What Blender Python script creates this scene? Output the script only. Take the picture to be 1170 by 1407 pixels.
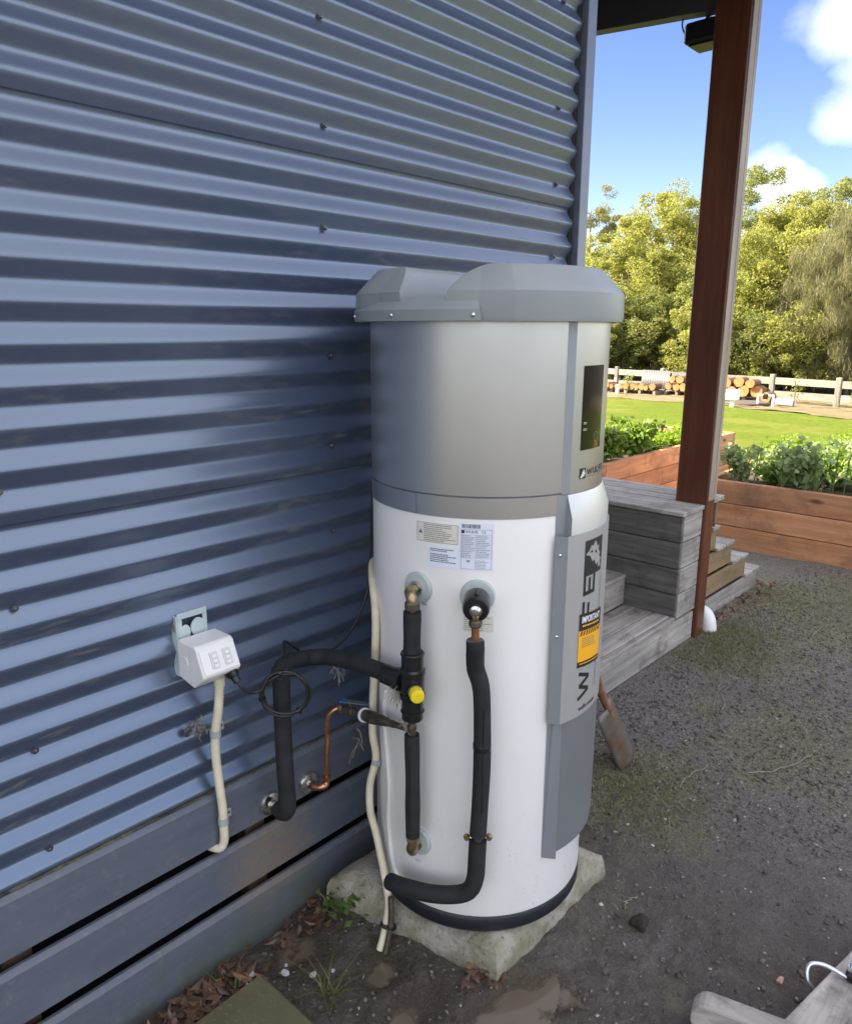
import bpy, bmesh, math, random
import numpy as np
from mathutils import Vector, Matrix
random.seed(7); RNG = np.random.default_rng(7)
scene = bpy.context.scene
COL = scene.collection
for o in list(bpy.data.objects): bpy.data.objects.remove(o)
rad = math.radians

# ------------------------------------------------------------------ camera
YAW, PITCH, ROLL, CAMZ = rad(42.683), rad(-13.541), rad(0.135), 1.57
fw = Vector((math.cos(PITCH)*math.cos(YAW), math.cos(PITCH)*math.sin(YAW), math.sin(PITCH)))
rt = Vector((math.sin(YAW), -math.cos(YAW), 0)); up = rt.cross(fw)
r2 = rt*math.cos(ROLL)+up*math.sin(ROLL); u2 = -rt*math.sin(ROLL)+up*math.cos(ROLL)
cd = bpy.data.cameras.new('camera'); cam = bpy.data.objects.new('camera', cd); COL.objects.link(cam)
cd.sensor_fit = 'HORIZONTAL'; cd.sensor_width = 36; cd.lens = 36*1038.6/1170
cd.clip_start = 0.05; cd.clip_end = 5000
M = Matrix((r2, u2, -fw)).transposed().to_4x4(); M.translation = (0, 0, CAMZ); cam.matrix_world = M
scene.camera = cam

# ------------------------------------------------------------------ sky, sun, exposure
SUN_EL = 38.0; SAZ = Vector((-0.5, 0.866))            # horizontal direction towards the sun
SUN_STRENGTH = 2.4; SKY_STRENGTH = 0.06; EXPOSURE = 3.32
scene.view_settings.view_transform = 'Standard'; scene.view_settings.look = 'None'
scene.view_settings.gamma = 1; scene.view_settings.use_white_balance = True; scene.view_settings.white_balance_temperature = 7700; scene.view_settings.exposure = EXPOSURE
world = bpy.data.worlds.new('World'); scene.world = world; world.use_nodes = True
nt = world.node_tree; nt.nodes.clear()
def wn(t, **k):
    n = nt.nodes.new(t)
    for a, b in k.items(): setattr(n, a, b)
    return n
def wm(op, a, b=None, c=None, clamp=False):
    n = wn('ShaderNodeMath', operation=op); n.use_clamp = clamp
    for i, v in enumerate((a, b, c)):
        if v is None: continue
        if isinstance(v, (int, float)): n.inputs[i].default_value = v
        else: nt.links.new(v, n.inputs[i])
    return n.outputs[0]
sky = wn('ShaderNodeTexSky', sky_type='NISHITA', sun_disc=False)
sky.sun_elevation = rad(SUN_EL); sky.sun_rotation = math.atan2(SAZ.x, SAZ.y); sky.altitude = 30
sky.air_density = 1.0; sky.dust_density = 0.6; sky.ozone_density = 2.0
tc = wn('ShaderNodeTexCoord'); nrm = wn('ShaderNodeVectorMath', operation='NORMALIZE'); nt.links.new(tc.outputs['Generated'], nrm.inputs[0])
sep = wn('ShaderNodeSeparateXYZ'); nt.links.new(nrm.outputs[0], sep.inputs[0])
n1 = wn('ShaderNodeTexNoise'); n1.inputs['Scale'].default_value = 7; n1.inputs['Detail'].default_value = 7; n1.inputs['Roughness'].default_value = .62
nt.links.new(nrm.outputs[0], n1.inputs['Vector'])
# dome cloud boosted to fill the shade: planar projection of the direction
den = wm('ADD', wm('MAXIMUM', sep.outputs[2], 0.0), 0.22)
comb = wn('ShaderNodeCombineXYZ')
nt.links.new(wm('DIVIDE', sep.outputs[0], den), comb.inputs[0]); nt.links.new(wm('DIVIDE', sep.outputs[1], den), comb.inputs[1]); comb.inputs[2].default_value = 3.7
n2 = wn('ShaderNodeTexNoise'); n2.inputs['Scale'].default_value = 0.95; n2.inputs['Detail'].default_value = 8; n2.inputs['Roughness'].default_value = .58
nt.links.new(comb.outputs[0], n2.inputs['Vector'])
cov = n2.outputs[0]
# individual clouds (direction, angular size, weight)
blobs = [((.905, .285, .325), 4.6, .27), ((.925, .250, .298), 3.4, .24), ((.938, .262, .226), 2.7, .28), ((.927, .337, .168), 2.3, .28), ((.942, .312, .150), 2.2, .24),
         ((.82, .493, .291), 3.2, .12), ((.861, .411, .301), 3.4, .10)]
for d, w, a in blobs:
    dv = Vector(d).normalized()
    dt = wn('ShaderNodeVectorMath', operation='DOT_PRODUCT'); nt.links.new(nrm.outputs[0], dt.inputs[0]); dt.inputs[1].default_value = dv
    g = wm('MULTIPLY_ADD', dt.outputs['Value'], 1/(1-math.cos(rad(w))), -math.cos(rad(w))/(1-math.cos(rad(w))), clamp=True)
    cov = wm('ADD', cov, wm('MULTIPLY', g, a))
# cloud thinned in view only; unseen cover stays thick as added fill
dt = wn('ShaderNodeVectorMath', operation='DOT_PRODUCT'); nt.links.new(nrm.outputs[0], dt.inputs[0]); dt.inputs[1].default_value = Vector((.86, .42, .26)).normalized()
cov = wm('SUBTRACT', cov, wm('MULTIPLY', wm('MULTIPLY_ADD', dt.outputs['Value'], 14, -13, clamp=True), .27))
cov = wm('ADD', cov, wm('MULTIPLY', wm('SUBTRACT', n1.outputs[0], .5), .42))
fac = wm('MULTIPLY', wm('MULTIPLY_ADD', cov, 2.3, -.92, clamp=True), wm('SUBTRACT', .92, wm('MULTIPLY', wm('MULTIPLY_ADD', dt.outputs['Value'], 14, -13, clamp=True), .66)))
ramp = wn('ShaderNodeMix', data_type='RGBA')
nt.links.new(fac, ramp.inputs[0])
hsv = wn('ShaderNodeHueSaturation'); hsv.inputs['Saturation'].default_value = 1.32; hsv.inputs['Hue'].default_value = 0.526; hsv.inputs['Value'].default_value = 0.54; nt.links.new(sky.outputs[0], hsv.inputs['Color']); nt.links.new(hsv.outputs[0], ramp.inputs[6])
CLOUD = 8.0  # cloud brightness raised to fill the shade
ramp.inputs[7].default_value = (CLOUD*.95, CLOUD*1.0, CLOUD*1.07, 1)
bg = wn('ShaderNodeBackground'); bg.inputs[1].default_value = SKY_STRENGTH; nt.links.new(ramp.outputs[2], bg.inputs[0])
wo = wn('ShaderNodeOutputWorld'); nt.links.new(bg.outputs[0], wo.inputs[0])
sl = bpy.data.lights.new('sun', 'SUN'); sl.energy = SUN_STRENGTH; sl.angle = rad(.55); sl.color = (1, .95, .86)
sun = bpy.data.objects.new('sun', sl); COL.objects.link(sun)
sd = Vector((SAZ.x*math.cos(rad(SUN_EL)), SAZ.y*math.cos(rad(SUN_EL)), math.sin(rad(SUN_EL))))
sun.rotation_euler = sd.to_track_quat('Z', 'Y').to_euler()

# ------------------------------------------------------------------ material helpers
class NT:
    def __init__(s, name):
        s.m = bpy.data.materials.new(name); s.m.use_nodes = True; s.t = s.m.node_tree; s.t.nodes.clear()
        s.out = s.t.nodes.new('ShaderNodeOutputMaterial'); s.b = s.t.nodes.new('ShaderNodeBsdfPrincipled')
        s.t.links.new(s.b.outputs[0], s.out.inputs[0])
    def n(s, t, ins=None, **k):
        x = s.t.nodes.new(t)
        for a, b in k.items(): setattr(x, a, b)
        for a, b in (ins or {}).items(): s.put(x.inputs[a], b)
        return x
    def put(s, sock, v):
        if isinstance(v, bpy.types.NodeSocket): s.t.links.new(v, sock)
        else:
            if isinstance(v, tuple) and len(v) == 3 and sock.type == 'RGBA': v = (*v, 1)
            sock.default_value = v
    def set(s, **k):
        for a, b in k.items(): s.put(s.b.inputs[a.replace('_', ' ')], b)
        return s
    def coord(s, kind='Object'): return s.n('ShaderNodeTexCoord').outputs[kind]
    def pos(s): return s.n('ShaderNodeNewGeometry').outputs['Position']
    def mapping(s, v, scale=(1, 1, 1), loc=(0, 0, 0)):
        return s.n('ShaderNodeMapping', {'Vector': v, 'Scale': scale, 'Location': loc}).outputs[0]
    def rnd(s): return s.n('ShaderNodeObjectInfo').outputs['Random']
    def noise(s, v, scale, detail=5, rough=.6, dist=0):
        return s.n('ShaderNodeTexNoise', {'Vector': v, 'Scale': scale, 'Detail': detail, 'Roughness': rough, 'Distortion': dist}).outputs[0]
    def voro(s, v, scale, feature='F1'):
        return s.n('ShaderNodeTexVoronoi', {'Vector': v, 'Scale': scale}, feature=feature).outputs[0]
    def math(s, op, a, b=0.0, c=0.0, clamp=False):
        x = s.n('ShaderNodeMath', operation=op); x.use_clamp = clamp
        for i, v in enumerate((a, b, c)): s.put(x.inputs[i], v)
        return x.outputs[0]
    def rmp(s, f, lo, hi): return s.n('ShaderNodeMapRange', {'Value': f, 'From Min': lo, 'From Max': hi}).outputs[0]
    def mix(s, f, a, b):
        x = s.n('ShaderNodeMix', data_type='RGBA'); s.put(x.inputs[0], f); s.put(x.inputs[6], a); s.put(x.inputs[7], b); return x.outputs[2]
    def bump(s, h, strength=.3, dist=.01, normal=None):
        x = s.n('ShaderNodeBump', {'Height': h, 'Strength': strength, 'Distance': dist})
        if normal is not None: s.put(x.inputs['Normal'], normal)
        s.t.links.new(x.outputs[0], s.b.inputs['Normal']); return x.outputs[0]
def plain(name, col, rough=.5, metal=0, spec=.5, coat=0, var=.12, scale=60, bump=0, bscale=200):
    N = NT(name); c = N.coord(); f = N.noise(c, scale, 4)
    N.set(Base_Color=N.mix(N.rmp(f, .3, .7), tuple(x*(1-var) for x in col), tuple(min(1, x*(1+var)) for x in col)), Roughness=rough, Metallic=metal, Specular_IOR_Level=spec, Coat_Weight=coat)
    N.put(N.b.inputs['Roughness'], N.rmp(f, -.5, 1.5) if False else rough)
    if bump: N.bump(N.noise(c, bscale, 4), bump, .002)
    return N.m
def wood(name, axis, dark, light, rough=.75, grain=1.0, dirt=None, knots=None, bumpy=.35, spec=.3, streak=22):
    N = NT(name); c = N.coord(); r = N.rnd()
    off = N.n('ShaderNodeCombineXYZ', {0: N.math('MULTIPLY', r, 7.3), 1: N.math('MULTIPLY', r, 13.1), 2: N.math('MULTIPLY', r, 5.7)}).outputs[0]
    c = N.n('ShaderNodeVectorMath', {0: c, 1: off}, operation='ADD').outputs[0]
    sc = [streak]*3; sc['XYZ'.index(axis)] = streak*.055
    g = N.noise(N.mapping(c, tuple(sc)), 1.6*grain, 7, .65, .8)
    sc2 = [5.]*3; sc2['XYZ'.index(axis)] = 1.1
    bl = N.noise(N.mapping(c, tuple(sc2)), 1.5, 4, .6, .3)
    col = N.mix(N.rmp(g, .28, .72), dark, light)
    v = N.math('ADD', N.math('MULTIPLY', N.rmp(bl, .3, .7), .5), .72)
    v = N.math('MULTIPLY', v, N.math('MULTIPLY_ADD', r, .3, .85))
    col = N.mix(1.0, col, N.n('ShaderNodeCombineColor', {0: v, 1: v, 2: v}).outputs[0]); col.node.blend_type = 'MULTIPLY'
    if dirt:
        d = N.noise(c, dirt[1], 6, .7)
        col = N.mix(N.math('MULTIPLY', N.rmp(d, .52, .68), dirt[2]), col, dirt[0])
    if knots:
        sk = [7.]*3; sk['XYZ'.index(axis)] = 2.6
        k = N.voro(N.mapping(c, tuple(sk)), 1.0)
        col = N.mix(N.math('SUBTRACT', 1.0, N.rmp(k, .05, .17)), col, knots)
    N.set(Base_Color=col, Roughness=rough, Specular_IOR_Level=spec)
    N.bump(g, bumpy, .004)
    return N.m

MAT = {}
def build_materials():
    # painted corrugated steel
    N = NT('painted_corrugated_steel'); P = N.pos(); nz = N.n('ShaderNodeSeparateXYZ', {0: N.n('ShaderNodeNewGeometry').outputs['True Normal']}).outputs[2]
    dust = N.noise(N.mapping(P, (14, 14, 55)), 1.3, 7, .72); mottle = N.noise(P, 3.2, 3)
    spk = N.noise(P, 190, 2)
    under = N.math('SUBTRACT', 1.0, N.rmp(nz, -.45, .1))
    m = N.math('MULTIPLY', N.math('MULTIPLY', N.rmp(dust, .50, .66), N.math('SUBTRACT', 1.0, N.math('MULTIPLY', N.rmp(N.n('ShaderNodeSeparateXYZ', {0: P}).outputs[2], 1.2, 1.9), .75))), N.math('MULTIPLY', under, N.math('MAXIMUM', N.rmp(mottle, .38, .7), N.math('MULTIPLY', N.rmp(N.n('ShaderNodeSeparateXYZ', {0: P}).outputs[0], .6, 1.3), .8))))
    m2 = N.math('MULTIPLY', N.rmp(spk, .62, .72), .18)
    base = N.mix(N.rmp(N.noise(P, 1.4, 3), .3, .7), (.046, .066, .112), (.054, .077, .130))
    col = N.mix(N.math('MAXIMUM', N.math('MULTIPLY', m, .75), N.math('MULTIPLY', m2, under)), base, (.25, .205, .135))
    lowz = N.n('ShaderNodeSeparateXYZ', {0: P}).outputs[2]
    N.set(Base_Color=col, Roughness=N.math('MULTIPLY_ADD', N.math('ADD', m, m2), .4, .30), IOR=2.35, Specular_IOR_Level=.5, Specular_Tint=(.72, .86, 1.0))
    N.bump(N.noise(P, 5, 3), .05, .004)
    MAT['steel_wall'] = N.m
    # painted subfloor boards
    N = NT('painted_subfloor_board'); P = N.pos(); r = N.rnd()
    st = N.noise(N.mapping(P, (1.2, 1, 7)), 3.5, 6, .7, .6); sp = N.noise(P, 38, 5, .7); sep = N.n('ShaderNodeSeparateXYZ', {0: P}).outputs
    low = N.math('SUBTRACT', 1.0, N.rmp(sep[2], 0.0, .16))
    blob = N.n('ShaderNodeVectorMath', {0: P, 1: (1.0, 1.47, .22)}, operation='DISTANCE').outputs['Value']
    scrape = N.math('MULTIPLY', N.math('SUBTRACT', 1.0, N.rmp(N.math('ADD', blob, N.math('MULTIPLY', N.math('SUBTRACT', st, .5), .34)), .05, .17)), .85)
    base = N.mix(N.rmp(st, .35, .65), (.086, .100, .130), (.110, .125, .158))
    col = N.mix(N.math('MULTIPLY', N.rmp(sp, .56, .72), .5), base, (.20, .19, .165))
    moss = N.math('MULTIPLY', N.math('MULTIPLY', low, N.rmp(N.noise(P, 6, 5), .34, .58)), .9)
    col = N.mix(moss, col, (.075, .085, .045))
    col = N.mix(N.math('MULTIPLY', scrape, N.rmp(sp, .25, .5)), col, (.19, .155, .12))
    N.set(Base_Color=col, Roughness=N.math('MULTIPLY_ADD', sp, .3, .33), Specular_IOR_Level=.5)
    N.bump(N.noise(N.mapping(P, (6, 30, 30)), 3, 5), .12, .003)
    MAT['board_paint'] = N.m
    MAT['ledge_dirt'] = plain('mossy_ledge_grit', (.11, .105, .07), .9, var=.5, scale=70, bump=.6)
    MAT['flash'] = plain('painted_flashing', (.085, .10, .135), .35, spec=.7, coat=.3, var=.05, scale=4)
    MAT['shade_black'] = plain('near_black_shade', (.012, .012, .012), .9)  # near-black colour standing in for shade
    MAT['roof'] = plain('dark_roof_paint', (.07, .08, .10), .5, var=.1, scale=3)
    MAT['beam'] = plain('dark_painted_beam', (.045, .048, .055), .55, var=.15, scale=6)
    # tank
    N = NT('white_enamel'); P = N.pos(); z = N.n('ShaderNodeSeparateXYZ', {0: P}).outputs[2]
    sp = N.noise(P, 130, 3); low = N.math('SUBTRACT', 1.0, N.rmp(z, .12, .5))
    mud = N.math('MAXIMUM', N.math('MULTIPLY', N.rmp(sp, .66, .72), N.math('MULTIPLY', low, .65)), N.math('MULTIPLY', N.rmp(N.noise(N.mapping(P, (40, 40, 6)), 1, 6, .75), .60, .80), N.math('MULTIPLY_ADD', low, .35, .06)))
    gr = N.noise(N.mapping(P, (9, 9, 2)), 1, 5)
    col = N.mix(mud, N.mix(N.rmp(gr, .35, .75), (.79, .78, .755), (.74, .73, .70)), (.10, .08, .06))
    N.set(Base_Color=col, Roughness=.34, Specular_IOR_Level=.5, Coat_Weight=.2, Coat_Roughness=.15)
    N.bump(N.noise(P, 14, 2), .02, .003)
    MAT['white'] = N.m
    N = NT('brushed_silver_steel'); P = N.pos()
    br = N.noise(N.mapping(P, (30, 30, 900)), 1, 3); bl = N.noise(P, 5, 4)
    N.set(Base_Color=N.mix(N.rmp(bl, .3, .7), (.47, .48, .50), (.44, .45, .47)), Metallic=.92, Roughness=N.math('MULTIPLY_ADD', bl, .06, .33), Anisotropic=.3)
    N.bump(br, .03, .001)
    MAT['steel'] = N.m
    MAT['cap'] = plain('grey_moulded_plastic', (.245, .268, .272), .42, var=.05, scale=9, bump=.06, bscale=700)
    MAT['panel_side'] = plain('grey_panel_edge', (.27, .29, .31), .4, metal=.25, var=.04, scale=8)
    MAT['sign_grey'] = plain('silver_grey_cover', (.40, .40, .39), .42, metal=.3, var=.03, scale=6)
    MAT['low_grey'] = plain('mid_grey_cover', (.19, .20, .205), .42, metal=.2, var=.05, scale=6)
    MAT['flare'] = plain('pale_silver_paint', (.60, .61, .60), .36, metal=.35, var=.02, scale=6)
    MAT['glass'] = plain('black_display_glass', (.010, .009, .009), .07, spec=.22, coat=0, var=0)
    MAT['ink'] = plain('black_print', (.012, .012, .013), .5, var=.05)
    MAT['ink_grey'] = plain('grey_print', (.16, .16, .17), .6, var=.1)
    MAT['ink_light'] = plain('light_print', (.75, .75, .74), .5, var=.05)
    MAT['paper_white'] = plain('white_sticker_paper', (.74, .78, .88), .45, var=.02)
    MAT['paper_beige'] = plain('clear_beige_sticker', (.70, .675, .58), .45, var=.02)
    MAT['yellow_sticker'] = plain('amber_sticker', (.90, .43, .02), .4, var=.02)
    MAT['port_grey'] = plain('pale_green_grey_plastic', (.42, .47, .45), .5, var=.04)
    MAT['black_base'] = plain('navy_black_base', (.012, .014, .02), .45, var=.2)
    # pipe fittings
    MAT['foam'] = plain('black_foam_lagging', (.020, .021, .023), .78, spec=.35, var=.3, scale=25, bump=.12, bscale=120)
    MAT['foam_end'] = plain('grey_foam_end', (.10, .105, .11), .9, var=.1)
    MAT['black_plastic'] = plain('black_gloss_plastic', (.012, .012, .013), .28, var=.3, scale=40)
    MAT['cable'] = plain('black_cable_sheath', (.014, .014, .015), .35, var=.2)
    MAT['brass'] = plain('dull_brass', (.40, .31, .17), .38, metal=.9, var=.35, scale=45)
    MAT['dark_brass'] = plain('tarnished_brass', (.125, .108, .078), .5, metal=.7, var=.45, scale=40)
    MAT['copper'] = plain('copper_tube', (.62, .28, .15), .3, metal=.95, var=.35, scale=35)
    MAT['chrome'] = plain('dusty_chrome', (.62, .61, .58), .24, metal=1, var=.25, scale=40)
    MAT['yellow_cap'] = plain('yellow_plastic_cap', (.80, .62, .03), .35, var=.06)
    MAT['blue_handle'] = plain('blue_plastic_sleeve', (.05, .12, .35), .4, var=.2)
    MAT['white_tie'] = plain('white_cable_tie', (.75, .76, .74), .45, var=.05)
    MAT['pvc_white'] = plain('white_outlet_plastic', (.76, .755, .73), .38, var=.03, scale=20)
    MAT['pvc_grey'] = plain('pale_grey_switch', (.60, .60, .57), .4, var=.03)
    MAT['conduit'] = plain('cream_conduit', (.70, .63, .47), .5, var=.10, scale=25)
    MAT['clip'] = plain('grey_conduit_clip', (.36, .37, .37), .5, var=.1)
    N = NT('galvanised_bracket'); P = N.pos(); f = N.noise(P, 45, 5)
    N.set(Base_Color=N.mix(N.rmp(f, .62, .72), N.mix(N.rmp(N.noise(P, 22, 3), .3, .7), (.46, .60, .62), (.60, .66, .65)), (.20, .10, .04)), Roughness=.45, Metallic=.35)
    MAT['galv'] = N.m
    MAT['screw'] = plain('weathered_screw', (.12, .12, .125), .4, metal=.7, var=.3)
    MAT['silver_screw'] = plain('bright_screw', (.7, .7, .7), .25, metal=1, var=.1)
    MAT['fibre'] = plain('dry_fibre', (.30, .25, .18), .95, var=.3)
    # concrete
    N = NT('mossy_concrete'); P = N.pos(); f = N.noise(P, 9, 7, .7); sp = N.noise(P, 80, 5, .7); z = N.n('ShaderNodeSeparateXYZ', {0: P}).outputs[2]
    col = N.mix(N.rmp(f, .3, .7), (.47, .435, .36), (.33, .305, .245))
    col = N.mix(N.math('MULTIPLY', N.rmp(N.noise(P, 12, 6), .42, .62), .75), col, (.17, .17, .085))
    col = N.mix(N.rmp(sp, .57, .70), col, (.12, .10, .075))
    col = N.mix(N.math('SUBTRACT', 1.0, N.rmp(N.math('ADD', z, N.math('MULTIPLY', f, .05)), .018, .055)), col, (.07, .058, .045))
    N.set(Base_Color=col, Roughness=.85); N.bump(N.math('ADD', sp, N.math('MULTIPLY', f, 1.4)), .9, .010); MAT['concrete'] = N.m
    N = NT('mossy_paver'); P = N.pos(); f = N.noise(P, 7, 7, .7); sp = N.noise(P, 110, 4)
    col = N.mix(N.rmp(f, .3, .7), (.085, .078, .040), (.135, .125, .062)); col = N.mix(N.rmp(sp, .6, .75), col, (.22, .21, .15))
    N.set(Base_Color=col, Roughness=.72); N.bump(N.math('ADD', sp, f), .4, .004); MAT['paver'] = N.m
    # soil
    N = NT('damp_soil'); P = N.pos(); sx = N.n('ShaderNodeSeparateXYZ', {0: P}).outputs
    a = N.noise(P, 2.2, 6, .65); b = N.noise(P, 17, 7, .72); c = N.noise(P, 95, 5, .75); d = N.voro(P, 75)
    far = N.rmp(sx[0], 1.8, 2.7)
    wet = N.mix(N.rmp(b, .3, .7), (.095, .076, .061), (.195, .162, .133))
    dry = N.mix(N.rmp(c, .36, .66), (.098, .092, .081), (.35, .325, .29))
    col = N.mix(far, wet, dry)
    col = N.mix(N.math('MULTIPLY', N.rmp(a, .52, .70), .5), col, (.155, .142, .128))
    col = N.mix(N.math('MULTIPLY', N.rmp(N.noise(P, 150, 2), .66, .72), .6), col, (.42, .40, .34))
    mossn = N.noise(P, 5.5, 6, .72)
    mm = 0.0
    for (mx, my, mr) in ((2.25, 1.08, .38), (3.65, 1.30, .45), (4.6, 1.45, .55), (5.0, .95, .5), (2.9, .75, .45), (4.3, .9, .4)):
        dd = N.n('ShaderNodeVectorMath', {0: P, 1: (mx, my, 0)}, operation='DISTANCE').outputs['Value']
        mm = N.math('MAXIMUM', mm, N.math('SUBTRACT', 1.0, N.rmp(dd, mr*.2, mr*1.25)))
    moss = N.math('MULTIPLY', N.math('MULTIPLY', N.rmp(N.noise(P, 130, 3, .7), .42, .56), N.rmp(N.math('ADD', N.math('MULTIPLY', mm, .42), mossn), .60, .80)), .85)
    col = N.mix(moss, col, N.mix(N.rmp(c, .35, .65), (.12, .118, .045), (.33, .31, .16)))
    ch = N.n('ShaderNodeVectorMath', {0: P, 1: (1.52, .70, 0)}, operation='DISTANCE').outputs['Value']
    chalk = N.math('MULTIPLY', N.math('SUBTRACT', 1.0, N.rmp(ch, .05, .26)), N.rmp(N.noise(P, 24, 6, .7, .5), .5, .66))
    col = N.mix(N.math('MULTIPLY', chalk, .55), col, (.26, .25, .24))
    wetm = 0.0
    for (mx, my, mr) in ((1.095, 1.145, .10), (1.05, 1.0, .13), (1.20, .86, .14), (1.33, .78, .09), (.99, 1.36, .13)):
        dd = N.n('ShaderNodeVectorMath', {0: P, 1: (mx, my, 0)}, operation='DISTANCE').outputs['Value']
        wetm = N.math('MAXIMUM', wetm, N.math('SUBTRACT', 1.0, N.rmp(N.math('ADD', dd, N.math('MULTIPLY', N.math('SUBTRACT', b, .5), .12)), mr*.6, mr*1.15)))
    col = N.mix(N.math('MULTIPLY', wetm, .7), col, (.110, .086, .064))
    fine = N.noise(P, 260, 4, .8); v = N.math('ADD', 1.0, N.math('MULTIPLY', N.math('SUBTRACT', N.rmp(fine, .34, .66), .5), N.math('MULTIPLY_ADD', far, .5, .45))); col = N.mix(1.0, col, N.n('ShaderNodeCombineColor', {0: v, 1: v, 2: v}).outputs[0]); col.node.blend_type = 'MULTIPLY'
    N.set(Base_Color=col, Roughness=N.math('MULTIPLY_ADD', wetm, -.38, N.math('MULTIPLY_ADD', far, .25, N.math('MULTIPLY_ADD', b, .5, .32))), Specular_IOR_Level=.4)
    h = N.math('ADD', N.math('ADD', N.math('MULTIPLY', b, 1.2), N.math('MULTIPLY', c, .7)), N.math('MULTIPLY', d, -.35))
    N.bump(N.math('ADD', h, N.math('MULTIPLY', fine, .35)), 1.0, .022); MAT['soil'] = N.m
    MAT['crumb'] = plain('soil_crumbs', (.12, .105, .09), .9, var=.75, scale=40)
    MAT['chip'] = plain('pale_chips', (.42, .39, .32), .8, var=.4, scale=8)
    MAT['flake'] = plain('white_flake', (.50, .50, .48), .7, var=.15)
    MAT['clod'] = plain('dark_clod', (.028, .022, .017), .95, var=.4, scale=90, bump=1, bscale=140)
    N = NT('muddy_water'); f = N.noise(N.pos(), 11, 4)
    N.set(Base_Color=N.mix(f, (.118, .092, .068), (.140, .112, .084)), Roughness=.04, Specular_IOR_Level=.5)
    dep = N.n('ShaderNodeAttribute', attribute_name='depth').outputs['Fac']; tb_ = N.n('ShaderNodeBsdfTransparent'); mx = N.n('ShaderNodeMixShader', {0: N.rmp(dep, .0, .009), 1: tb_.outputs[0], 2: N.b.outputs[0]}); N.t.links.new(mx.outputs[0], N.out.inputs[0]); MAT['water'] = N.m
    # lawn, paddock, mulch
    def grassmat(nm, a, b, c, sc):
        N = NT(nm); P = N.pos(); f = N.noise(P, sc, 7, .75); g = N.noise(P, .7, 4); k = N.noise(N.mapping(P, (1, 1, 1)), 60, 3)
        col = N.mix(N.rmp(f, .32, .68), a, b); col = N.mix(N.math('MULTIPLY', N.rmp(g, .5, .72), .7), col, c)
        v = N.math('MULTIPLY_ADD', N.rmp(k, .3, .7), .6, .7); col = N.mix(1.0, col, N.n('ShaderNodeCombineColor', {0: v, 1: v, 2: v}).outputs[0]); col.node.blend_type = 'MULTIPLY'
        N.set(Base_Color=col, Roughness=.9, Specular_IOR_Level=.1); N.bump(N.math('ADD', f, k), .9, .05); return N.m
    MAT['lawn'] = grassmat('mown_lawn', (.070, .115, .012), (.150, .195, .024), (.21, .20, .05), 9)
    MAT['paddock'] = grassmat('rough_paddock', (.070, .066, .050), (.105, .098, .078), (.115, .105, .085), 2)
    N = NT('bark_mulch'); P = N.pos(); f = N.noise(P, 26, 6, .8); g = N.noise(P, 1.6, 4)
    N.set(Base_Color=N.mix(N.rmp(g, .4, .7), N.mix(N.rmp(f, .3, .7), (.16, .10, .055), (.36, .26, .16)), (.13, .13, .04)), Roughness=.95); N.bump(f, 1, .08); MAT['mulch'] = N.m
    # timber
    for ax in 'XYZ':
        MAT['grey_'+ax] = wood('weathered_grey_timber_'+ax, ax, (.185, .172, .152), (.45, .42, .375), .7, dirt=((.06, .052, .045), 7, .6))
        MAT['mottle_'+ax] = wood('dark_grey_timber_'+ax, ax, (.075, .071, .066), (.20, .19, .172), .7, dirt=((.05, .046, .042), 5, .6))
        MAT['bed_'+ax] = wood('stained_garden_timber_'+ax, ax, (.42, .18, .085), (.64, .33, .18), .72, dirt=((.17, .10, .065), 3.5, .6), knots=(.15, .06, .03), streak=14)
        MAT['brown_'+ax] = wood('brown_step_timber_'+ax, ax, (.17, .115, .06), (.31, .23, .13), .7, dirt=((.09, .08, .04), 6, .5))
        MAT['fence_'+ax] = wood('bleached_fence_timber_'+ax, ax, (.165, .148, .122), (.31, .282, .24), .85, dirt=((.12, .11, .08), 5, .5))
    MAT['pale_strip'] = wood('pale_timber', 'Z', (.24, .19, .145), (.36, .295, .23), .5, bumpy=.1, streak=16)
    MAT['bedsoil'] = plain('dark_bed_soil', (.045, .034, .026), .95, var=.4, scale=20, bump=1, bscale=40)
    MAT['post'] = wood('oiled_red_timber', 'Z', (.066, .019, .009), (.130, .043, .020), .34, grain=1.2, bumpy=.08, spec=.5, streak=16)
    MAT['bark'] = plain('grey_brown_bark', (.12, .095, .07), .95, var=.45, scale=14, bump=.8, bscale=30)
    MAT['palebark'] = plain('pale_bark', (.27, .23, .18), .95, var=.4, scale=10, bump=.6, bscale=30)
    MAT['pebble'] = plain('yard_pebbles', (.24, .22, .195), .8, var=.5, scale=12)
    MAT['logbark'] = plain('log_bark', (.17, .10, .06), .95, var=.4, scale=14, bump=.8, bscale=40)
    N = NT('sawn_log_end'); c = N.coord(); f = N.noise(c, 9, 5)
    N.set(Base_Color=N.mix(N.rmp(f, .3, .7), (.34, .115, .04), (.56, .23, .085)), Roughness=.85); MAT['logend'] = N.m
    MAT['wood_plain'] = wood('plain_sawn_timber', 'X', (.42, .35, .25), (.60, .52, .40))
    MAT['sheet'] = plain('grey_sheet', (.085, .085, .088), .6, var=.15, scale=3)
    MAT['pvc'] = plain('white_pvc', (.78, .78, .77), .35, var=.04)
    MAT['rust'] = plain('rusty_steel', (.23, .12, .07), .7, metal=.4, var=.4, scale=30)
    N = NT('worn_spade_steel'); P = N.pos(); f = N.noise(P, 14, 6, .7)
    N.set(Base_Color=N.mix(N.rmp(f, .42, .66), (.165, .148, .130), (.16, .085, .05)), Roughness=.5, Metallic=.45); N.bump(f, .2, .004); MAT['spade'] = N.m
    MAT['handle'] = wood('dark_handle_timber', 'Z', (.07, .045, .03), (.14, .09, .06), .6)
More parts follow.
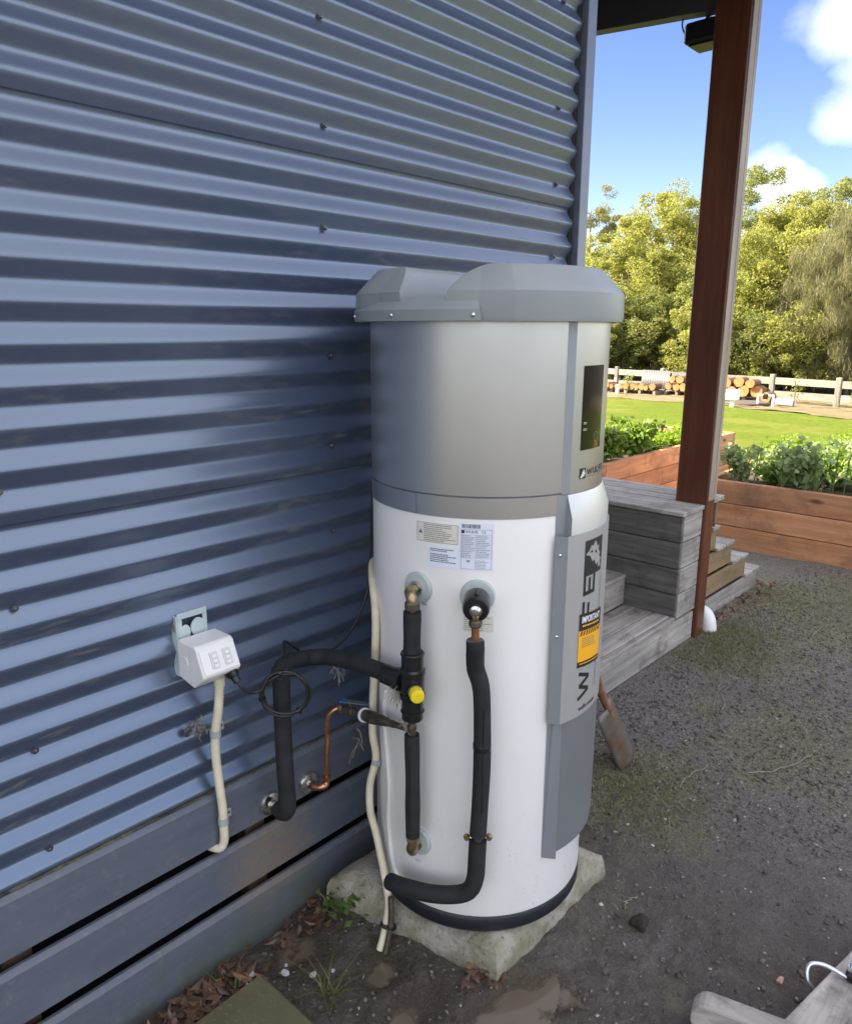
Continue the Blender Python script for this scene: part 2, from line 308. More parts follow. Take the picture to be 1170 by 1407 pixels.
    MAT['zinc'] = plain('zinc_plated_steel', (.62, .64, .66), .3, metal=.9, var=.12, scale=40)
    # foliage
    def leaf(nm, cols, trans=.50, rough=.5, spec=.3):
        N = NT(nm); at = N.n('ShaderNodeAttribute', attribute_name='tint').outputs['Fac']
        col = N.mix(at, cols[0], cols[1])
        if len(cols) > 2: col = N.mix(N.rmp(at, .82, 1.0), col, cols[2])
        N.set(Base_Color=col, Roughness=rough, Specular_IOR_Level=spec)
        tr = N.n('ShaderNodeBsdfTranslucent', {'Color': N.mix(.25, col, (.5, .5, .03))}); mx = N.n('ShaderNodeMixShader', {0: trans, 1: N.b.outputs[0], 2: tr.outputs[0]})
        N.t.links.new(mx.outputs[0], N.out.inputs[0]); return N.m
    MAT['wattle'] = leaf('wattle_leaves', ((.20, .225, .06), (.36, .365, .11), (.46, .42, .13)))
    MAT['olive'] = leaf('olive_leaves', ((.155, .185, .06), (.28, .305, .11)))
    MAT['deep'] = leaf('deep_green_leaves', ((.12, .145, .05), (.21, .235, .09)))
    MAT['gum'] = leaf('gum_leaves', ((.17, .175, .075), (.28, .27, .115)))
    MAT['needle'] = leaf('sheoak_needles', ((.11, .11, .055), (.20, .19, .095)), .25)
    MAT['veg'] = leaf('vegetable_leaves', ((.085, .17, .025), (.20, .34, .065)), .35)
    MAT['vegpale'] = leaf('pale_vegetable_leaves', ((.17, .25, .10), (.32, .41, .20)), .3)
    MAT['vegbright'] = leaf('bright_feathery_leaves', ((.13, .26, .015), (.23, .39, .04)), .4)
    MAT['weed'] = leaf('weed_leaves', ((.07, .12, .03), (.12, .19, .05)), .3)
    MAT['grass'] = leaf('grass_blades', ((.10, .11, .03), (.19, .19, .07)), .3)
    MAT['moss_grass'] = leaf('short_dull_grass', ((.085, .09, .03), (.19, .185, .075), (.32, .28, .16)), .2)
    MAT['dryleaf'] = leaf('dead_leaves', ((.075, .042, .030), (.17, .095, .062), (.26, .14, .07)), .1, .42, .5)
    MAT['stem'] = plain('green_stem', (.10, .15, .05), .6, var=.2)
build_materials()

# ------------------------------------------------------------------ geometry helpers
ORIG = {}
def link(o):
    COL.objects.link(o); return o
def thing(name, label, cat, loc=(0, 0, 0), group=None, kind=None):
    o = link(bpy.data.objects.new(name, None)); o.empty_display_size = .05; o.location = loc
    o['label'] = label; o['category'] = cat
    if group: o['group'] = group
    ORIG[o.name] = Vector(loc); return o
def tag(o, label, cat, group=None):
    o['label'] = label; o['category'] = cat
    if group: o['group'] = group
    return o
def mk(name, vf, mat, parent=None, smooth=None, loc=None, label=None, kind=None):
    """one mesh object from (verts, faces) in world space; stored relative to its thing's origin"""
    v, f = vf[0], vf[1]
    o0 = ORIG[parent.name] if parent is not None else Vector(loc or (0, 0, 0))
    v = np.asarray(v, dtype=float).reshape(-1, 3) - np.array(o0)
    me = bpy.data.meshes.new(name); 
    if isinstance(f, np.ndarray) and len(f) > 2000:
        k = f.shape[1]; me.vertices.add(len(v)); me.vertices.foreach_set('co', v.ravel()); me.loops.add(f.size); me.loops.foreach_set('vertex_index', f.ravel().astype(np.int32))
        me.polygons.add(len(f)); me.polygons.foreach_set('loop_start', np.arange(0, f.size, k, dtype=np.int32)); me.update(calc_edges=True)
    else: me.from_pydata(v.tolist(), [], [tuple(int(i) for i in q) for q in f])
    mats = mat if isinstance(mat, (list, tuple)) else [mat]
    for m in mats: me.materials.append(MAT[m] if isinstance(m, str) else m)
    if len(vf) > 2 and vf[2] is not None: me.polygons.foreach_set('material_index', np.asarray(vf[2], dtype=np.int32))
    if smooth is not None:
        me.polygons.foreach_set('use_smooth', np.ones(len(me.polygons), dtype=bool))
        if smooth < 180: me.set_sharp_from_angle(angle=rad(smooth))
    o = link(bpy.data.objects.new(name, me))
    if parent is not None: o.parent = parent
    else: o.location = o0
    ORIG[o.name] = o0
    if label: o['label'] = label
    if kind: o['kind'] = kind
    return o
def join(*parts):
    V, F, MI = [], [], []; n = 0
    for q in parts:
        v = np.asarray(q[0], dtype=float).reshape(-1, 3); V.append(v); F += [tuple(i+n for i in f) for f in q[1]]
        MI += list(q[2]) if len(q) > 2 and q[2] is not None else [0]*len(q[1]); n += len(v)
    return np.concatenate(V), F, MI
def withmat(q, i): return (q[0], q[1], [i]*len(q[1]))
def cbox(x0, x1, y0, y1, z0, z1, b=.003, rot=0, jitter=0):
    """chamfered box"""
    c = np.array([(x0+x1)/2, (y0+y1)/2, (z0+z1)/2]); h = np.array([x1-x0, y1-y0, z1-z0])/2; b = min(b, h.min()*.45)
    V, idx = [], {}
    for sx in (-1, 1):
        for sy in (-1, 1):
            for sz in (-1, 1):
                s = np.array((sx, sy, sz))
                for a in range(3):
                    q = (h-b)*s; q[a] = h[a]*s[a]; idx[(sx, sy, sz, a)] = len(V); V.append(q)
    F = []
    for a in range(3):
        u, w = (a+1) % 3, (a+2) % 3
        for s in (-1, 1):
            f = []
            for (p, q) in ((-1, -1), (1, -1), (1, 1), (-1, 1)):
                k = [0, 0, 0]; k[a] = s; k[u] = p; k[w] = q; f.append(idx[(*k, a)])
            F.append(f if s > 0 else f[::-1])
    for a in range(3):
        u, w = (a+1) % 3, (a+2) % 3
        for p in (-1, 1):
            for q in (-1, 1):
                def K(t, ax):
                    k = [0, 0, 0]; k[a] = t; k[u] = p; k[w] = q; return idx[(*k, ax)]
                f = [K(-1, u), K(1, u), K(1, w), K(-1, w)]
                F.append(f if p*q > 0 else f[::-1])
    for sx in (-1, 1):
        for sy in (-1, 1):
            for sz in (-1, 1):
                f = [idx[(sx, sy, sz, a)] for a in range(3)]; F.append(f if sx*sy*sz > 0 else f[::-1])
    V = np.array(V)
    if jitter: V = V+RNG.normal(0, jitter, V.shape)
    if rot: V = V@np.array([[math.cos(rot), math.sin(rot), 0], [-math.sin(rot), math.cos(rot), 0], [0, 0, 1]])
    return V+c, F
def smooth_path(pts, step=.01):
    P = [Vector(q) for q in pts]
    if len(P) == 2:
        n = max(2, int((P[1]-P[0]).length/step)); return [P[0].lerp(P[1], i/n) for i in range(n+1)]
    out = []
    for i in range(len(P)-1):
        p0 = P[max(i-1, 0)]; p1, p2_ = P[i], P[i+1]; p3 = P[min(i+2, len(P)-1)]
        n = max(2, int((p2_-p1).length/step))
        for k in range(n):
            t = k/n
            out.append(.5*((2*p1)+(-p0+p2_)*t+(2*p0-5*p1+4*p2_-p3)*t*t+(-p0+3*p1-3*p2_+p3)*t**3))
    out.append(P[-1]); return out
def tube(pts, r, sides=12, step=.01, cap=True, smooth=True, ribs=0):
    P = smooth_path(pts, step) if smooth else [Vector(q) for q in pts]
    n = len(P); V = []; F = []
    T = [(P[min(i+1, n-1)]-P[max(i-1, 0)]).normalized() for i in range(n)]
    a = Vector((0, 0, 1)) if abs(T[0].z) < .9 else Vector((1, 0, 0)); nr = (a-T[0]*a.dot(T[0])).normalized()
    for i in range(n):
        if i: nr = (nr-T[i]*nr.dot(T[i])).normalized()
        bi = T[i].cross(nr)
        rr = r(i/(n-1)) if callable(r) else (r[i] if isinstance(r, (list, tuple)) else r)
        if ribs: rr *= 1+ribs*(1 if i % 2 else -1)
        for k in range(sides):
            t = 2*math.pi*k/sides; V.append(P[i]+(nr*math.cos(t)+bi*math.sin(t))*rr)
    for i in range(n-1):
        for k in range(sides):
            k2 = (k+1) % sides; F.append((i*sides+k, i*sides+k2, (i+1)*sides+k2, (i+1)*sides+k))
    if cap: F.append(tuple(range(sides))[::-1]); F.append(tuple((n-1)*sides+k for k in range(sides)))
    return np.array([tuple(v) for v in V]), F
def lathe(prof, base, axis=(0, 0, 1), sides=20):
    """prof: list of (radius, distance along axis)"""
    ax = Vector(axis).normalized(); a = Vector((0, 0, 1)) if abs(ax.z) < .9 else Vector((1, 0, 0)); u = (a-ax*a.dot(ax)).normalized(); w = ax.cross(u); B = Vector(base)
    V, F = [], []
    for (r, d) in prof:
        for k in range(sides):
            t = 2*math.pi*k/sides; V.append(tuple(B+ax*d+(u*math.cos(t)+w*math.sin(t))*max(r, 1e-5)))
    for i in range(len(prof)-1):
        for k in range(sides):
            k2 = (k+1) % sides; F.append((i*sides+k, i*sides+k2, (i+1)*sides+k2, (i+1)*sides+k))
    F.append(tuple(range(sides))[::-1]); F.append(tuple((len(prof)-1)*sides+k for k in range(sides)))
    return np.array(V), F
def prism(poly, h0, h1, to3=lambda a, b, h: (a, b, h)):
    n = len(poly); V = [to3(a, b, h0) for a, b in poly]+[to3(a, b, h1) for a, b in poly]
    F = [tuple(range(n))[::-1], tuple(range(n, 2*n))]+[(i, (i+1) % n, n+(i+1) % n, n+i) for i in range(n)]
    return np.array(V), F
def fixn(o):
    bm = bmesh.new(); bm.from_mesh(o.data); bmesh.ops.recalc_face_normals(bm, faces=bm.faces); bm.to_mesh(o.data); bm.free(); return o
# numpy value noise
def vnoise(x, y, seed=0):
    xi = np.floor(x).astype(np.int64); yi = np.floor(y).astype(np.int64); xf = x-xi; yf = y-yi
    def h(a, b):
        n = (a*374761393+b*668265263+seed*982451653) & 0xffffffff; n = ((n ^ (n >> 13))*1274126177) & 0xffffffff
        return ((n ^ (n >> 16)) & 0xffff)/65535.
    u = xf*xf*(3-2*xf); v = yf*yf*(3-2*yf)
    return (h(xi, yi)*(1-u)+h(xi+1, yi)*u)*(1-v)+(h(xi, yi+1)*(1-u)+h(xi+1, yi+1)*u)*v
def fbm(x, y, oct=5, seed=0, rough=.55):
    s = 0; a = 1; t = 0
    for i in range(oct): s = s+a*(vnoise(x*2**i+i*17.3, y*2**i+i*9.1, seed+i)-.5); t += a; a *= rough
    return s/t
def gridmesh(xs, ys, zf):
    X, Y = np.meshgrid(xs, ys, indexing='ij'); Z = zf(X, Y); V = np.stack([X, Y, Z], -1).reshape(-1, 3)
    nx, ny = len(xs), len(ys); i = np.arange((nx-1)*(ny-1)); a = (i//(ny-1))*ny+i % (ny-1)
    return V, np.stack([a, a+ny, a+ny+1, a+1], 1)

# ------------------------------------------------------------------ the ground
def slope(x): return np.where(x < 7, 0, np.maximum(-.5, -.5*(x-7)/15))
PUD = [(1.095, 1.145, .060, .042, .022), (1.035, 1.01, .085, .05, .022), (1.20, .855, .10, .058, .024), (1.335, .775, .05, .035, .016), (.99, 1.36, .09, .045, .018)]
def yard_z(X, Y):
    z = fbm(X*1.1, Y*1.1, 3, 3)*.035+fbm(X*7, Y*7, 5, 11, .6)*.030
    mud = np.clip((2.1-X)/.6, 0, 1)
    z = z+mud*np.abs(fbm(X*16, Y*16, 4, 21, .6))*.032-mud*.008
    for (a, b, ra, rb, d) in PUD: z = z*(1-.45*np.exp(-(((X-a)/(1.15*ra))**2+((Y-b)/(1.15*rb))**2)**2))-d*np.exp(-(((X-a)/ra)**2+((Y-b)/rb)**2)**1.4)
    dx = np.maximum(np.abs(X-1.445)-.25, 0); dy = np.maximum(np.abs(Y-1.165)-.25, 0); z = z+.030*np.exp(-(dx*dx+dy*dy)/.010)
    gut = np.exp(-((Y-1.47)/.07)**2)*(X < 1.3); z = z-.012*gut
    ins = ((np.abs(X-1.47) < .36) & (np.abs(Y-1.18) < .33)); z = np.where(ins & (dx+dy < .02), np.minimum(z, .035), z)
    bank = np.clip((X-4.0)/1.2, 0, 1)*.02
    return z*np.clip((X+2)/.3, 0, 1)+bank-.004
xs = np.concatenate([np.linspace(-2.4, .3, 50), np.linspace(.31, 2.6, 270), np.linspace(2.615, 4.4, 100), np.linspace(4.43, 7.4, 80)])
ys = np.concatenate([np.linspace(-4.2, -.3, 50), np.linspace(-.28, .4, 50), np.linspace(.41, 1.62, 150), np.linspace(1.66, 6, 40)])
yard = mk('dirt_yard', gridmesh(xs, ys, yard_z), 'soil', smooth=180); yard['kind'] = 'structure'
def big(X, Y): return slope(X)-.07+np.where(X > 9, .06, 0)
gx = np.concatenate([[-2000, -600, -150, -40, -12], np.linspace(-6, 9, 30), np.linspace(9.4, 30, 40), [36, 50, 90, 200, 600, 2000]])
gy = np.concatenate([[-2000, -600, -150, -50, -20], np.linspace(-10, 30, 60), [45, 90, 200, 600, 2000]])
gr = mk('ground', gridmesh(gx, gy, big), 'paddock', smooth=180); gr['kind'] = 'structure'
# mown lawn and the mulch strip before the fence
def mulch_x(Y): return 20.2+.22*(Y-5)+.5*np.sin(Y*.9)+.3*np.sin(Y*2.3)
ly = np.linspace(-9, 24, 160); t = np.linspace(0, 1, 60)
Y2, T2 = np.meshgrid(ly, t, indexing='ij'); X2 = 7.35+(mulch_x(Y2)-7.35)*T2
lz = slope(X2)+.015+fbm(X2*2, Y2*2, 4, 5)*.05
i = np.arange((len(ly)-1)*(len(t)-1)); a = (i//(len(t)-1))*len(t)+i % (len(t)-1); LF = np.stack([a, a+1, a+len(t)+1, a+len(t)], 1)
o = mk('lawn', (np.stack([X2, Y2, lz], -1).reshape(-1, 3), LF), 'lawn', smooth=180); o['kind'] = 'structure'
X3 = mulch_x(Y2)-.15+(6.0)*T2; mz = slope(X3)+.022+np.abs(fbm(X3*3, Y2*3, 4, 8))*.10
o = mk('mulch_strip', (np.stack([X3, Y2, mz], -1).reshape(-1, 3), LF), 'mulch', smooth=180); o['kind'] = 'structure'
for k, (a, b, ra, rb, d) in enumerate(PUD):
    # a level sheet of murky water; its depth over the mud decides how much of the bottom shows
    px_ = np.linspace(a-1.9*ra, a+1.9*ra, 60); py_ = np.linspace(b-1.9*rb, b+1.9*rb, 60); lev = float(yard_z(np.array([a]), np.array([b]))[0])+d*.52
    V, F = gridmesh(px_, py_, lambda X, Y: X*0+lev); dep = lev-yard_z(V[:, 0], V[:, 1]); keep = (dep[F] > -.002).any(1); rr = np.hypot((V[:, 0]-a)/ra, (V[:, 1]-b)/rb); keep &= (rr[F] < 1.85).all(1); F = F[keep]
    used = np.unique(F); remap = np.zeros(len(V), int); remap[used] = np.arange(len(used))
    o = mk('puddle', (V[used], [tuple(q) for q in remap[F]]), 'water'); o['kind'] = 'structure'
    at = o.data.attributes.new('depth', 'FLOAT', 'POINT'); at.data.foreach_set('value', np.maximum(dep[used], 0).astype(np.float32))

# ------------------------------------------------------------------ the house
WY = 1.509; PIT = .076; AMP = .0078; VAL0 = 1.962
house = thing('house', 'slate blue house wall of horizontal corrugated steel above painted subfloor boards', 'house', (0, 1.6, 0))
WX0, WX1 = -3.2, 2.352
def sheet(z0, z1, dy):
    n = max(6, int(round((z1-z0)/PIT*24))); zs = np.linspace(z0, z1, n+1)
    y = WY-AMP-dy+AMP*np.arcsin(.94*np.cos(2*math.pi*(zs-VAL0)/PIT))/math.asin(.94)
    xs_ = np.array([WX0, WX1]); V = np.array([(x, y[i], zs[i]) for x in xs_ for i in range(n+1)])
    F = [(i, n+1+i, n+2+i, i+1) for i in range(n)]
    # return lip at the free lower edge
    m = len(V); V = np.vstack([V, [[x, y[0]+.0025, z0+.0004] for x in xs_]]); F.append((m, m+1, n+1, 0))
    return V, F
seams = [.472, 1.216, 1.976, 2.736, 3.18]
for k in range(4): mk('cladding_sheet', sheet(seams[k]-(.0 if k == 0 else .004), seams[k+1]+.02 if k < 3 else 3.18, .0022*k), 'steel_wall', house, smooth=180)
scr = lathe([(.0068, 0), (.0068, .002), (.0044, .0022), (.0044, .006), (.003, .0075)], (0, 0, 0), (0, -1, 0), 10)
def screw_at(x, k):
    z = VAL0-PIT*k
    mk('screw', (scr[0]+np.array([x, WY-.008, z]), scr[1]), 'screw', house, smooth=30)
for x in (-.35, .471, 1.266, 2.257):
    for k in (-8, -4, -1, 2, 6, 9, 12, 16, 19): screw_at(x+random.uniform(-.004, .004), k)
# corner flashing: a folded cover standing proud of the sheets
mk('corner_flashing', cbox(2.362, 2.414, 1.472, 1.66, .33, 3.18, .002), 'flash', house)
mk('flashing_shade', cbox(2.342, 2.3615, 1.497, 1.56, .40, 3.18, .002), 'shade_black', house)  # near-black strip painting the shadow between sheets and flashing
# subfloor boards
for (z0, z1, yo) in ((.330, .468, 0), (.166, .300, .003), (-.05, .134, .006)):
    y0 = 1.478-yo
    prof = [(y0, z0+.003), (y0, z1-.011), (y0+.007, z1-.003), (y0+.011, z1), (y0+.019, z1), (y0+.019, z0), (y0+.003, z0)]
    fixn(mk('subfloor_board', prism(prof, WX0, 2.36, lambda a, b, h: (h, a, b)), 'board_paint', house))
# gritty ledge above the top board
def ledge(X, Y): return .4685+np.clip(fbm(X*22, Y*60, 4, 31)*.02+.001, 0, .008)
mk('ledge_grit', gridmesh(np.linspace(-1.5, 2.33, 260), np.linspace(1.488, 1.508, 5), ledge), 'ledge_dirt', house, smooth=180)
mk('subfloor_shade', cbox(WX0, 2.33, 1.56, 1.58, -.1, .47, .002), 'shade_black', house)  # near-black sheet painting the darkness behind the board gaps
for x in (-.6, .05, .36, .95, 1.62, 2.2): mk('subfloor_batten', cbox(x, x+.06, 1.514, 1.559, -.1, .466, .003), 'handle', house)
mk('end_wall', cbox(2.30, 2.352, 1.665, 8.5, -.05, 3.30, .003), 'flash', house)
mk('back_wall', cbox(-6, 2.29, 8.4, 8.5, -.05, 3.4, .003), 'flash', house)
mk('side_wall', cbox(-3.3, -3.22, 1.52, 8.38, -.05, 3.18, .003), 'flash', house)
def roofz(y): return 3.19+.09*(y-1.1)
rp = [(1.05, roofz(1.05)), (8.9, roofz(8.9)), (8.9, roofz(8.9)+.06), (1.05, roofz(1.05)+.06)]
fixn(mk('roof', prism(rp, -6, 3.86, lambda a, b, h: (h, a, b)), 'roof', house))
mk('gutter', cbox(-6, 3.9, .93, 1.045, 3.10, 3.24, .012), 'flash', house)
bp = [(1.645, 2.977), (8.3, 2.955+.09*(8.3-1.4)), (8.3, roofz(8.3)-.004), (1.645, roofz(1.645)-.004)]
fixn(mk('verandah_beam', prism(bp, 3.70, 3.77, lambda a, b, h: (h, a, b)), 'beam', house))
for y in (2.6, 4.2, 5.8): mk('rafter', cbox(2.36, 3.69, y, y+.045, 3.12+.09*(y-1.4)-.06, 3.12+.09*(y-1.4)+.03, .003), 'beam', house)
# verandah post
p = thing('verandah_post', 'tall oiled red brown timber post rising through the end of the grey steps', 'post', (3.73, 1.56, 0))
mk('shaft', cbox(3.682, 3.78, 1.474, 1.642, -.05, 3.20, .005), 'post', p)
mk('facing_strip', cbox(3.687, 3.7765, 1.4685, 1.4738, .735, 3.19, .002), 'pale_strip', p)  # paler timber over the upper part of this post face
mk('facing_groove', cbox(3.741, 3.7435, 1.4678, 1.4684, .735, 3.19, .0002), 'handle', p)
# black box hung under the beam beside the post
b = thing('speaker_box', 'small black box light hung under the dark verandah beam beside the red post', 'light', (3.78, 1.74, 2.98))
mk('housing', cbox(3.70, 3.86, 1.60, 1.795, 2.865, 2.955, .012), 'black_plastic', b)
mk('bracket', join(cbox(3.76, 3.79, 1.70, 1.72, 2.955, 2.985, .002), cbox(3.72, 3.84, 1.66, 1.76, 2.9555, 2.959, .001)), 'beam', b)
mk('lens', cbox(3.72, 3.84, 1.62, 1.775, 2.858, 2.8645, .002), 'black_base', b)
mk('cable', tube([(3.76, 1.797, 2.90), (3.76, 1.81, 2.92), (3.75, 1.825, 2.96), (3.74, 1.82, 2.99)], .004, 8), 'cable', b)

# ------------------------------------------------------------------ concrete pad
L_, F_, R_ = np.array([1.146, 1.413]), np.array([1.249, .917]), np.array([1.742, .911]); B_ = L_+R_-F_
def pad_mesh():
    n = 26; top = []; V = []; F = []
    us = np.linspace(0, 1, n)
    for a in us:
        for b_ in us:
            q = F_+(R_-F_)*a+(L_-F_)*b_
            e = min(a, b_, 1-a, 1-b_)
            z = .112-.022*math.exp(-e*20)+float(fbm(np.array([q[0]*14]), np.array([q[1]*14]), 4, 41)[0])*.013
            q = q+(np.array([.5, .5])-np.array([0, 0]))*0
            V.append((q[0], q[1], z))
    for i in range(n-1):
        for j in range(n-1): a = i*n+j; F.append((a, a+n, a+n+1, a+1))
    ring = [i*n for i in range(n)]+[(n-1)*n+j for j in range(1, n)]+[i*n+n-1 for i in range(n-2, -1, -1)]+[j for j in range(n-2, 0, -1)]
    c = (L_+R_)/2; prev = ring
    for (dz, ex) in ((.066, .010), (.03, .014), (-.06, .010)):
        new = []
        for k, idx in enumerate(ring):
            q = np.array(V[idx][:2]); d = (q-c)/np.linalg.norm(q-c); w = ex+random.uniform(-.003, .003)
            new.append(len(V)); V.append((q[0]+d[0]*w, q[1]+d[1]*w, dz))
        m = len(ring)
        for k in range(m): F.append((prev[k], new[k], new[(k+1) % m], prev[(k+1) % m]))
        prev = new
    return np.array(V), F
padm = mk('concrete_pad', pad_mesh(), 'concrete', smooth=40, loc=(1.47, 1.18, 0)); fixn(padm)
tag(padm, 'square mossy concrete slab carrying the tall white water tank', 'slab')

# ------------------------------------------------------------------ heat pump water heater
CX, CY, RT = 1.469, 1.155, .28
def cp(th, z, r): t = rad(th); return (CX+r*math.cos(t), CY+r*math.sin(t), z)
tank = thing('water_heater', 'tall white and silver cylindrical heat pump water heater on concrete slab', 'water heater', (CX, CY, .10))
def drum(prof, n=160):
    return lathe([(r, z) for r, z in prof], (CX, CY, 0), (0, 0, 1), n)
mk('base_ring', drum([(.272, .108), (.277, .114), (.2808, .121), (.2808, .150), (.277, .156)]), 'black_base', tank, smooth=40)
mk('body', drum([(.270, .152), (.2785, .158), (.28, .164), (.28, 1.168), (.279, 1.1715)]), 'white', tank, smooth=30)
mk('trim_band', drum([(.275, 1.170), (.2815, 1.1725), (.2815, 1.2185), (.278, 1.2205)]), 'steel', tank, smooth=30)
mk('steel_shell', drum([(.277, 1.2195), (.2812, 1.2225), (.2812, 1.60), (.27, 1.602)]), 'steel', tank, smooth=30)
mk('shell_seam', join(*[ (np.array([cp(186-.18, 1.173, .2819), cp(186+.18, 1.173, .2819), cp(186+.18, 1.218, .2819), cp(186-.18, 1.218, .2819)]), [(0, 1, 2, 3)])]), 'ink_grey', tank)
# moulded cap: two lobes with an air channel between them
AX = 191.0
def cap_R(th):
    d = abs((th-AX+180) % 360-180); d = min(d, 180-d)
    t = min(max((d-24)/13, 0), 1); return .302+.011*t
def cap_z(r, th):
    R = cap_R(th); v = r*math.sin(rad(th-AX)); w = abs(v)
    outer = 1.702 if r < R-.050 else (1.702-(r-(R-.050))/.044*.046 if r < R-.006 else 1.656-(r-(R-.006))*1.4)
    top = 1.702
    fl_, wd_ = (.052, .073) if v > 0 else (.052, .030)
    if w < fl_: ch = 1.606
    elif w < fl_+wd_: q = (w-fl_)/wd_; ch = 1.606+.096*math.sqrt(max(0, 1-(1-q)**2))
    else: ch = 9
    return min(outer, ch)
def cap_mesh():
    nt_, rs = 720, list(np.linspace(0.001, .24, 60))+list(np.linspace(.243, .302, 30))
    V, F = [], []
    for j in range(nt_):
        th = 360*j/nt_; R = cap_R(th)
        for r in rs+[.9999*.302]:
            rr = r/.302*R; V.append(cp(th, cap_z(rr, th), rr))
        V.append(cp(th, 1.600, R+.001)); V.append(cp(th, 1.588, R-.001)); V.append(cp(th, 1.588, .2815))
    m = len(rs)+4
    for j in range(nt_):
        for k in range(m-1): a, b_ = j*m+k, ((j+1) % nt_)*m+k; F.append((a, a+1, b_+1, b_))
    return np.array(V), F
mk('cap', cap_mesh(), 'cap', tank, smooth=24)
def arc_profile(prof, t0, t1, n=40, ends=0.0):
    """sweep an (r, z) profile from angle t0 to t1; open shell with closed ends"""
    V, F = [], []; m = len(prof); zt = max(z for r, z in prof); zb = min(z for r, z in prof)
    for j in range(n+1):
        for (r, z) in prof:
            f = j/n; a = t0+(t1-t0)*f
            if ends: q = (z-zb)/(zt-zb); a += ends*q*((1-f)-f)
            V.append(cp(a, z, r))
    for j in range(n):
        for k in range(m): a, b_ = j*m+k, (j+1)*m+k; F.append((a, b_, (j+1)*m+(k+1) % m, j*m+(k+1) % m))
    F.append(tuple(range(m))[::-1]); F.append(tuple(n*m+k for k in range(m)))
    return np.array(V), F
for t0, t1 in ((139, 216), (321, 398)):
    lp = fixn(mk('side_lip', arc_profile([(.290, 1.590), (.3165, 1.5885), (.3175, 1.611), (.294, 1.6375), (.286, 1.632)], t0, t1, 48, 2.0), 'cap', tank, smooth=35))
    for a in (t0+4, (t0+t1)/2+1, t1-3.2):
        c = cp(a, 1.600, .3172); d = (math.cos(rad(a)), math.sin(rad(a)), 0)
        mk('screw', lathe([(.0048, 0), (.0046, .0015), (.003, .003), (.0006, .0034)], c, d, 12), 'silver_screw', lp, smooth=60)
# raised front cover
P0, P1 = 255.0, 305.0
fixn(mk('upper_cover', arc_profile([(.279, 1.218), (.2862, 1.218), (.2862, 1.588), (.279, 1.588)], P0+4.2, P1-4.2, 40), 'steel', tank, smooth=30))
def strip(t0, r0, t1, r1, z0, z1):
    V = [cp(t0, z0, r0), cp(t1, z0, r1), cp(t1, z1, r1), cp(t0, z1, r0)]; return np.array(V), [(0, 1, 2, 3)]
for (a, b_) in ((P0, P0+4.2), (P1, P1-4.2)): mk('cover_edge', strip(a, .2814, b_, .2863, 1.219, 1.588), 'panel_side', tank)
# flare, lower cover, printed plate
def wedge(prof, t0, t1, side, n=36):
    return arc_profile(prof, t0, t1, n)
fixn(mk('flare', arc_profile([(.279, 1.217), (.287, 1.217), (.3045, 1.166), (.3045, 1.10), (.279, 1.10)], 257.8, 302.2, 40), 'flare', tank, smooth=20))
for (a, b_) in ((252.6, 257.7), (307.4, 302.3)):
    V = [cp(a, 1.217, .2815), cp(a, .30, .2815), cp(b_, .30, .3046), cp(b_, 1.166, .3046), cp(b_, 1.217, .287)]
    mk('cover_edge', (np.array(V), [(0, 1, 2, 3, 4)] if b_ > a else [(4, 3, 2, 1, 0)]), 'panel_side', tank)
fixn(mk('lower_cover', arc_profile([(.279, .322), (.3045, .322), (.3055, .335), (.3055, 1.10), (.279, 1.10)], 257.7, 302.3, 40), 'low_grey', tank, smooth=20))
sg = fixn(mk('printed_plate', arc_profile([(.3058, .672), (.3085, .672), (.3085, 1.128), (.3058, 1.128)], 255.4, 304.6, 44), 'sign_grey', tank, smooth=20))
mk('plate_fold', strip(251.2, .2900, 255.3, .3086, .672, 1.128), 'panel_side', tank)
for z in (1.085, .892): mk('rivet', lathe([(.004, 0), (.0035, .0016), (.0005, .0024)], cp(252.9, z, .2985), (math.cos(rad(225)), math.sin(rad(225)), 0), 10), 'silver_screw', tank, smooth=60)
# print and decals wrapped on the cylinder: x along the circumference (metres), y up
def wrap(v2, th0, z0, r):
    return np.array([cp(th0+math.degrees(x/r), z0+y, r) for x, y in v2])
def decal(name, th0, th1, z0, z1, r, mat, parent, n=12, shear=0.0):
    V, F = [], []
    for j in range(n+1):
        f = j/n; t = th0+(th1-th0)*f
        V += [cp(t, z0+shear*f, r), cp(t, z1+shear*f, r)]
    for j in range(n): F.append((2*j, 2*j+2, 2*j+3, 2*j+1))
    return mk(name, (np.array(V), F), mat, parent, smooth=180)
def text2d(s, bold=0.0):
    cu = bpy.data.curves.new('t', 'FONT'); cu.body = s; cu.size = 1; cu.offset = bold; cu.resolution_u = 3
    ob = link(bpy.data.objects.new('t', cu)); dg = bpy.context.evaluated_depsgraph_get(); me = ob.evaluated_get(dg).to_mesh()
    V = np.array([v.co[:2] for v in me.vertices]); F = [tuple(q.vertices) for q in me.polygons]
    ob.evaluated_get(dg).to_mesh_clear(); bpy.data.objects.remove(ob); bpy.data.curves.remove(cu)
    V -= V.min(0); return V, F
def text_on(name, s, th0, z0, w, h, r, mat, parent, rot=False, bold=0.0, shear=0.0):
    """text fitted to w x h metres; rot=True reads bottom to top (its up direction points to smaller angles)"""
    V, F = text2d(s, bold); V = V/V.max(0)*np.array([w, h])
    if rot: V = np.stack([-V[:, 1], V[:, 0]], 1)
    V2 = V.copy(); V2[:, 1] += shear*V[:, 0]
    return mk(name, (wrap(V2, th0, z0, r), F), mat, parent)
